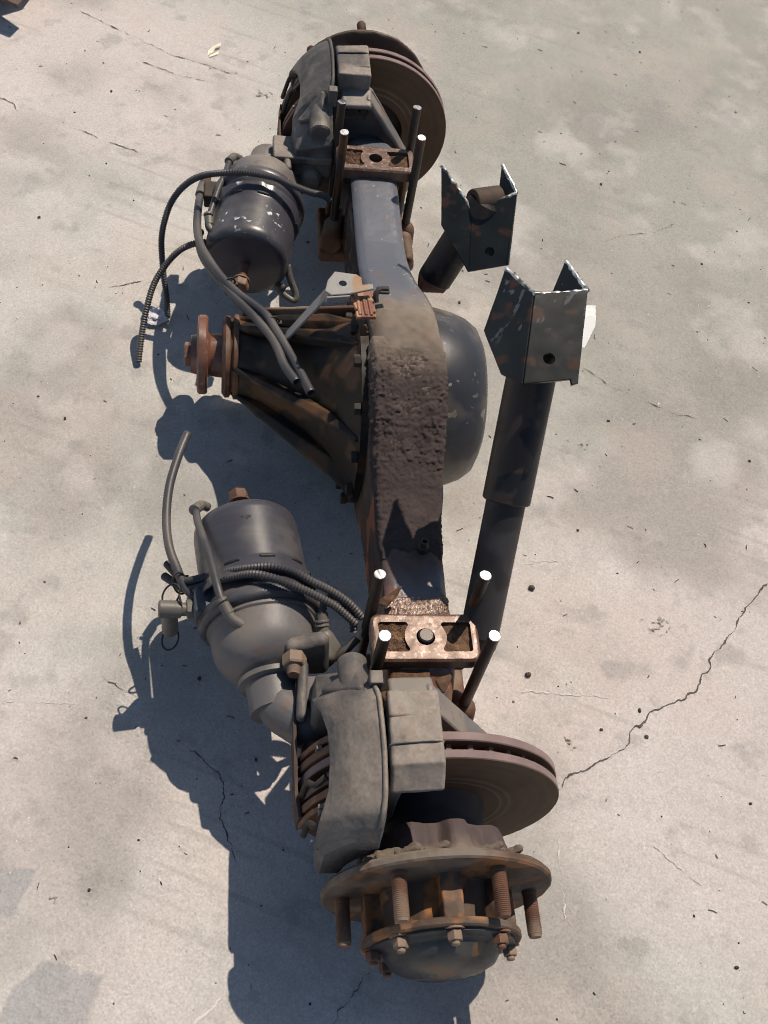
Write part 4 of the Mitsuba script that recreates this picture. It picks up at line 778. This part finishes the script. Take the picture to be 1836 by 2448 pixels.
def shock(key, label, eye_lo, eye_hi, split, r1, r2, plate, lf, rf, hole, bush, seed):
    thing(key, label, "shock absorber", "shock absorbers")
    lo, hi = A(*eye_lo), A(*eye_hi); d = unit(hi - lo); L = np.linalg.norm(hi - lo)
    add(key + "__lower_tube", lathe([(0, 0), (r2 * 0.85, 0), (r2, 0.006), (r2, L * split + 0.02), (0, L * split + 0.02)], lo, d, 40), "m_shock_lower")
    add(key + "__upper_tube", wob(lathe([(0, 0), (r1 - 0.002, 0), (r1, 0.002), (r1, L * (1 - split) - 0.004), (r1 * 0.7, L * (1 - split)), (0, L * (1 - split))], lo + d * L * split, d, 48), 0.0006, 40, seed), "m_shock")
    add(key + "__lower_eye", rough(cat(cyl(lo - A(0.024, 0, 0), lo + A(0.022, 0, 0), 0.020, 24, 0.003)), 0.006, 0.0006, 60), "m_rust")
    b0, b1 = A(*bush[0]), A(*bush[1])
    add(key + "__upper_bush", cat(lathe([(0.006, 0.004), (0.012, 0), (0.019, 0), (0.020, 0.003), (0.020, np.linalg.norm(b1 - b0) - 0.003), (0.016, np.linalg.norm(b1 - b0)), (0.006, np.linalg.norm(b1 - b0))], b0, b1 - b0, 32)), "m_rust_dark")
    bk = key + "__frame_bracket"
    add(bk, cat(slab(plate, 0.0055, hole), slab(lf, 0.0055), slab(rf, 0.0055)), "m_bracket", 35, label="dark channel bracket with torch-cut top edge")
    add(bk + "__torch_cut_edge", cat(torch_edge([lf[1], lf[0], plate[0]], seed), torch_edge([plate[0], (A(*plate[0]) + A(*plate[1])) / 2 + A(0, 0, -0.002), plate[1]], seed + 1), torch_edge([rf[1], rf[0]], seed + 2)), "m_torch_cut", 40)
shock("shock_absorber", "long black shock absorber leaning beside the banjo, with a paper tag behind its bracket", (0.080, -0.484, 0.060), (0.133, -0.207, 0.355), 0.47, 0.0325, 0.0265,
      [(0.118, -0.180, 0.408), (0.188, -0.172, 0.411), (0.1665, -0.292, 0.3665), (0.158, -0.295, 0.366), (0.157, -0.288, 0.369), (0.096, -0.296, 0.366)],
      [(0.118, -0.180, 0.408), (0.090, -0.127, 0.400), (0.080, -0.196, 0.333), (0.083, -0.268, 0.343), (0.096, -0.296, 0.366)],
      [(0.188, -0.172, 0.411), (0.170, -0.117, 0.409), (0.168, -0.170, 0.335), (0.166, -0.250, 0.338), (0.1665, -0.292, 0.3665)], (0.131, -0.263, 0.378), ((0.108, -0.205, 0.357), (0.160, -0.203, 0.359)), 11)
shock("shock_absorber_001", "short black shock absorber behind the banjo, far one, its bushing showing inside the cut bracket", (0.088, 0.225, 0.052), (0.155, 0.262, 0.205), 0.02, 0.0300, 0.02,
      [(0.130, 0.242, 0.196), (0.204, 0.263, 0.219), (0.193, 0.168, 0.148), (0.127, 0.162, 0.133)],
      [(0.130, 0.242, 0.196), (0.077, 0.297, 0.238), (0.080, 0.231, 0.167), (0.127, 0.162, 0.133)],
      [(0.204, 0.263, 0.219), (0.184, 0.318, 0.232), (0.186, 0.250, 0.165), (0.193, 0.168, 0.148)], (0.160, 0.1765, 0.170), ((0.131, 0.252, 0.206), (0.180, 0.275, 0.199)), 21)

# ---------------------------------------------------------------- small loose things
pp = [(0.226, -0.068, 0.302), (0.257, -0.074, 0.300), (0.2555, -0.090, 0.298), (0.2545, -0.098, 0.225), (0.243, -0.095, 0.205), (0.222, -0.080, 0.205)]
def sheet(pts, off, th=0.0008):
    q = np.asarray(pts, float); n = unit(np.cross(q[1] - q[0], q[3] - q[0])); k = len(q)
    v = np.vstack([q + A(*off), q + A(*off) + n * th]); f = [[0, i, i + 1] for i in range(1, k - 1)]; f = np.array(f)
    s = np.array([[i, (i + 1) % k, k + (i + 1) % k] for i in range(k)] + [[i, k + (i + 1) % k, k + i] for i in range(k)])
    return TM(v, np.vstack([f[:, ::-1], f + k, s]))
P0, P1 = A(0.170, -0.085, 0.302), A(0.258, -0.079, 0.298)
tag = []
for k, (dy, dz) in enumerate(((0, 0), (-0.006, -0.003), (-0.013, -0.006))):
    o = A(0, dy, dz); tag.append(prism([(0, 0), (0.081, 0.001), (0.080, -0.014), (0.064, -0.055 + 0.005 * k), (0.0, -0.05)], 0.0012, 0.0003, P0 + o, P1 - P0, (0.03, 0.80, 0.60)))
add("paper_tag", cat(*tag), "m_paper", 20, "folded white paper tag sticking out behind the nearer shock bracket", "paper")
def crumple(c, r, seed, flat=0.5, n=3):
    s = trimesh.creation.icosphere(subdivisions=n); v = np.array(s.vertices); v *= (0.5 + 1.0 * meshkit.fbm(v * 2.3 + seed * 7, 3, seed))[:, None]
    v *= A(r, r * 0.9, r * flat); v[:, 2] -= v[:, 2].min(); return TM(v + A(c[0], c[1], GZ - 0.001), s.faces)
fo = crumple((-0.398, 0.322), 0.022, 5, 0.35); fo.vertices[:, :] = fo.vertices
add("plastic_scrap", fo, "m_foil", 15, "crumpled pale plastic scrap on the ground beside the corrugated hose end", "litter")
lf_ = cat(prism([(-0.024, -0.012), (-0.004, -0.006), (0.004, 0.004), (0.020, 0.006), (0.026, 0.014), (0.004, 0.012), (-0.014, 0.003)], 0.0012, 0.0003, (-0.306, 1.216, GZ + 0.004), (1, 0.5, 0.12), (0, 1, 0.2)), prism([(-0.022, -0.016), (0.006, -0.012), (0.010, -0.004), (-0.016, -0.009)], 0.0012, 0.0003, (-0.306, 1.212, GZ + 0.003), (1, 0.6, -0.05), (0, 1, 0.1)))
add("dry_leaf", lf_, "m_leaf", 20, "torn pale dry leaf lying on the concrete left of the far brake", "leaf")
# jagged dark scrap at the far left corner
tooth = [(x + 0.0217, y + 0.029) for x, y in [(-0.72, 1.395), (-0.745, 1.372), (-0.758, 1.322), (-0.802, 1.288), (-0.756, 1.243), (-0.771, 1.205), (-0.85, 1.25), (-1.0, 1.2), (-1.0, 1.5), (-0.75, 1.5)]]
add("scrap_metal", rough(cat(prism(tooth, 0.010, 0.001, (0, 0, GZ + 0.055))), 0.02, 0.001, 20), "m_scrap", 30, "jagged dark piece of scrap metal at the far left corner of the slab", "scrap metal")
add("scrap_metal__foot", rbox((-0.97, 1.26, GZ), (-0.90, 1.45, GZ + 0.055), 0.004), "m_scrap")
stn = []
for k in range(260):
    u, v = rng.random(2); y = -0.95 + 2.6 * v; x = (-0.56 + (0.02 - 0.30) * (y + 0.9) / 2.3 * 1.0) + u * (1.05 + 0.45 * (y + 0.9))
    s = trimesh.creation.icosphere(subdivisions=1); r = 0.0011 + 0.0024 * rng.random() ** 4
    s.vertices = s.vertices * (r * (0.6 + 0.8 * rng.random(3))) * A(1, 1, 0.6) + A(x, y, GZ + r * 0.3); stn.append(s)
for k in range(200):
    u, v = rng.random(2); y = -0.95 + 2.6 * v; x = (-0.56 + (0.02 - 0.30) * (y + 0.9) / 2.3 * 1.0) + u * (1.05 + 0.45 * (y + 0.9))
    L = 0.002 + 0.006 * rng.random() ** 3; a = rng.normal(-0.4, 0.7); w = 0.0004 + 0.0005 * rng.random(); c, sn = math.cos(a), math.sin(a); bend = rng.normal(0, 0.25) * L
    s = tube([(x - c * L, y - sn * L, GZ + 0.0008), (x - sn * bend, y + c * bend, GZ + 0.0012), (x + c * L, y + sn * L, GZ + 0.0008)], w, 0.003, 5); stn.append(s)
add("grit", cat(*stn), "m_pebble", False, label="fine grit and crumbs scattered over the concrete", category="grit", kind="stuff")
for i, (x, y, r, w) in enumerate([(0.245, -0.265, 0.0050, "dark crumb on the concrete right of the long shock absorber"), (0.215, -0.425, 0.0045, "dark crumb on the concrete right of the near spring pad"), (0.345, 0.155, 0.0040, "dark crumb on the concrete right of the far shock bracket")]):
    add("rust_crumb", crumple((x, y), r, 40 + i, 0.8, 2), "m_scrap", False, w, "crumb")
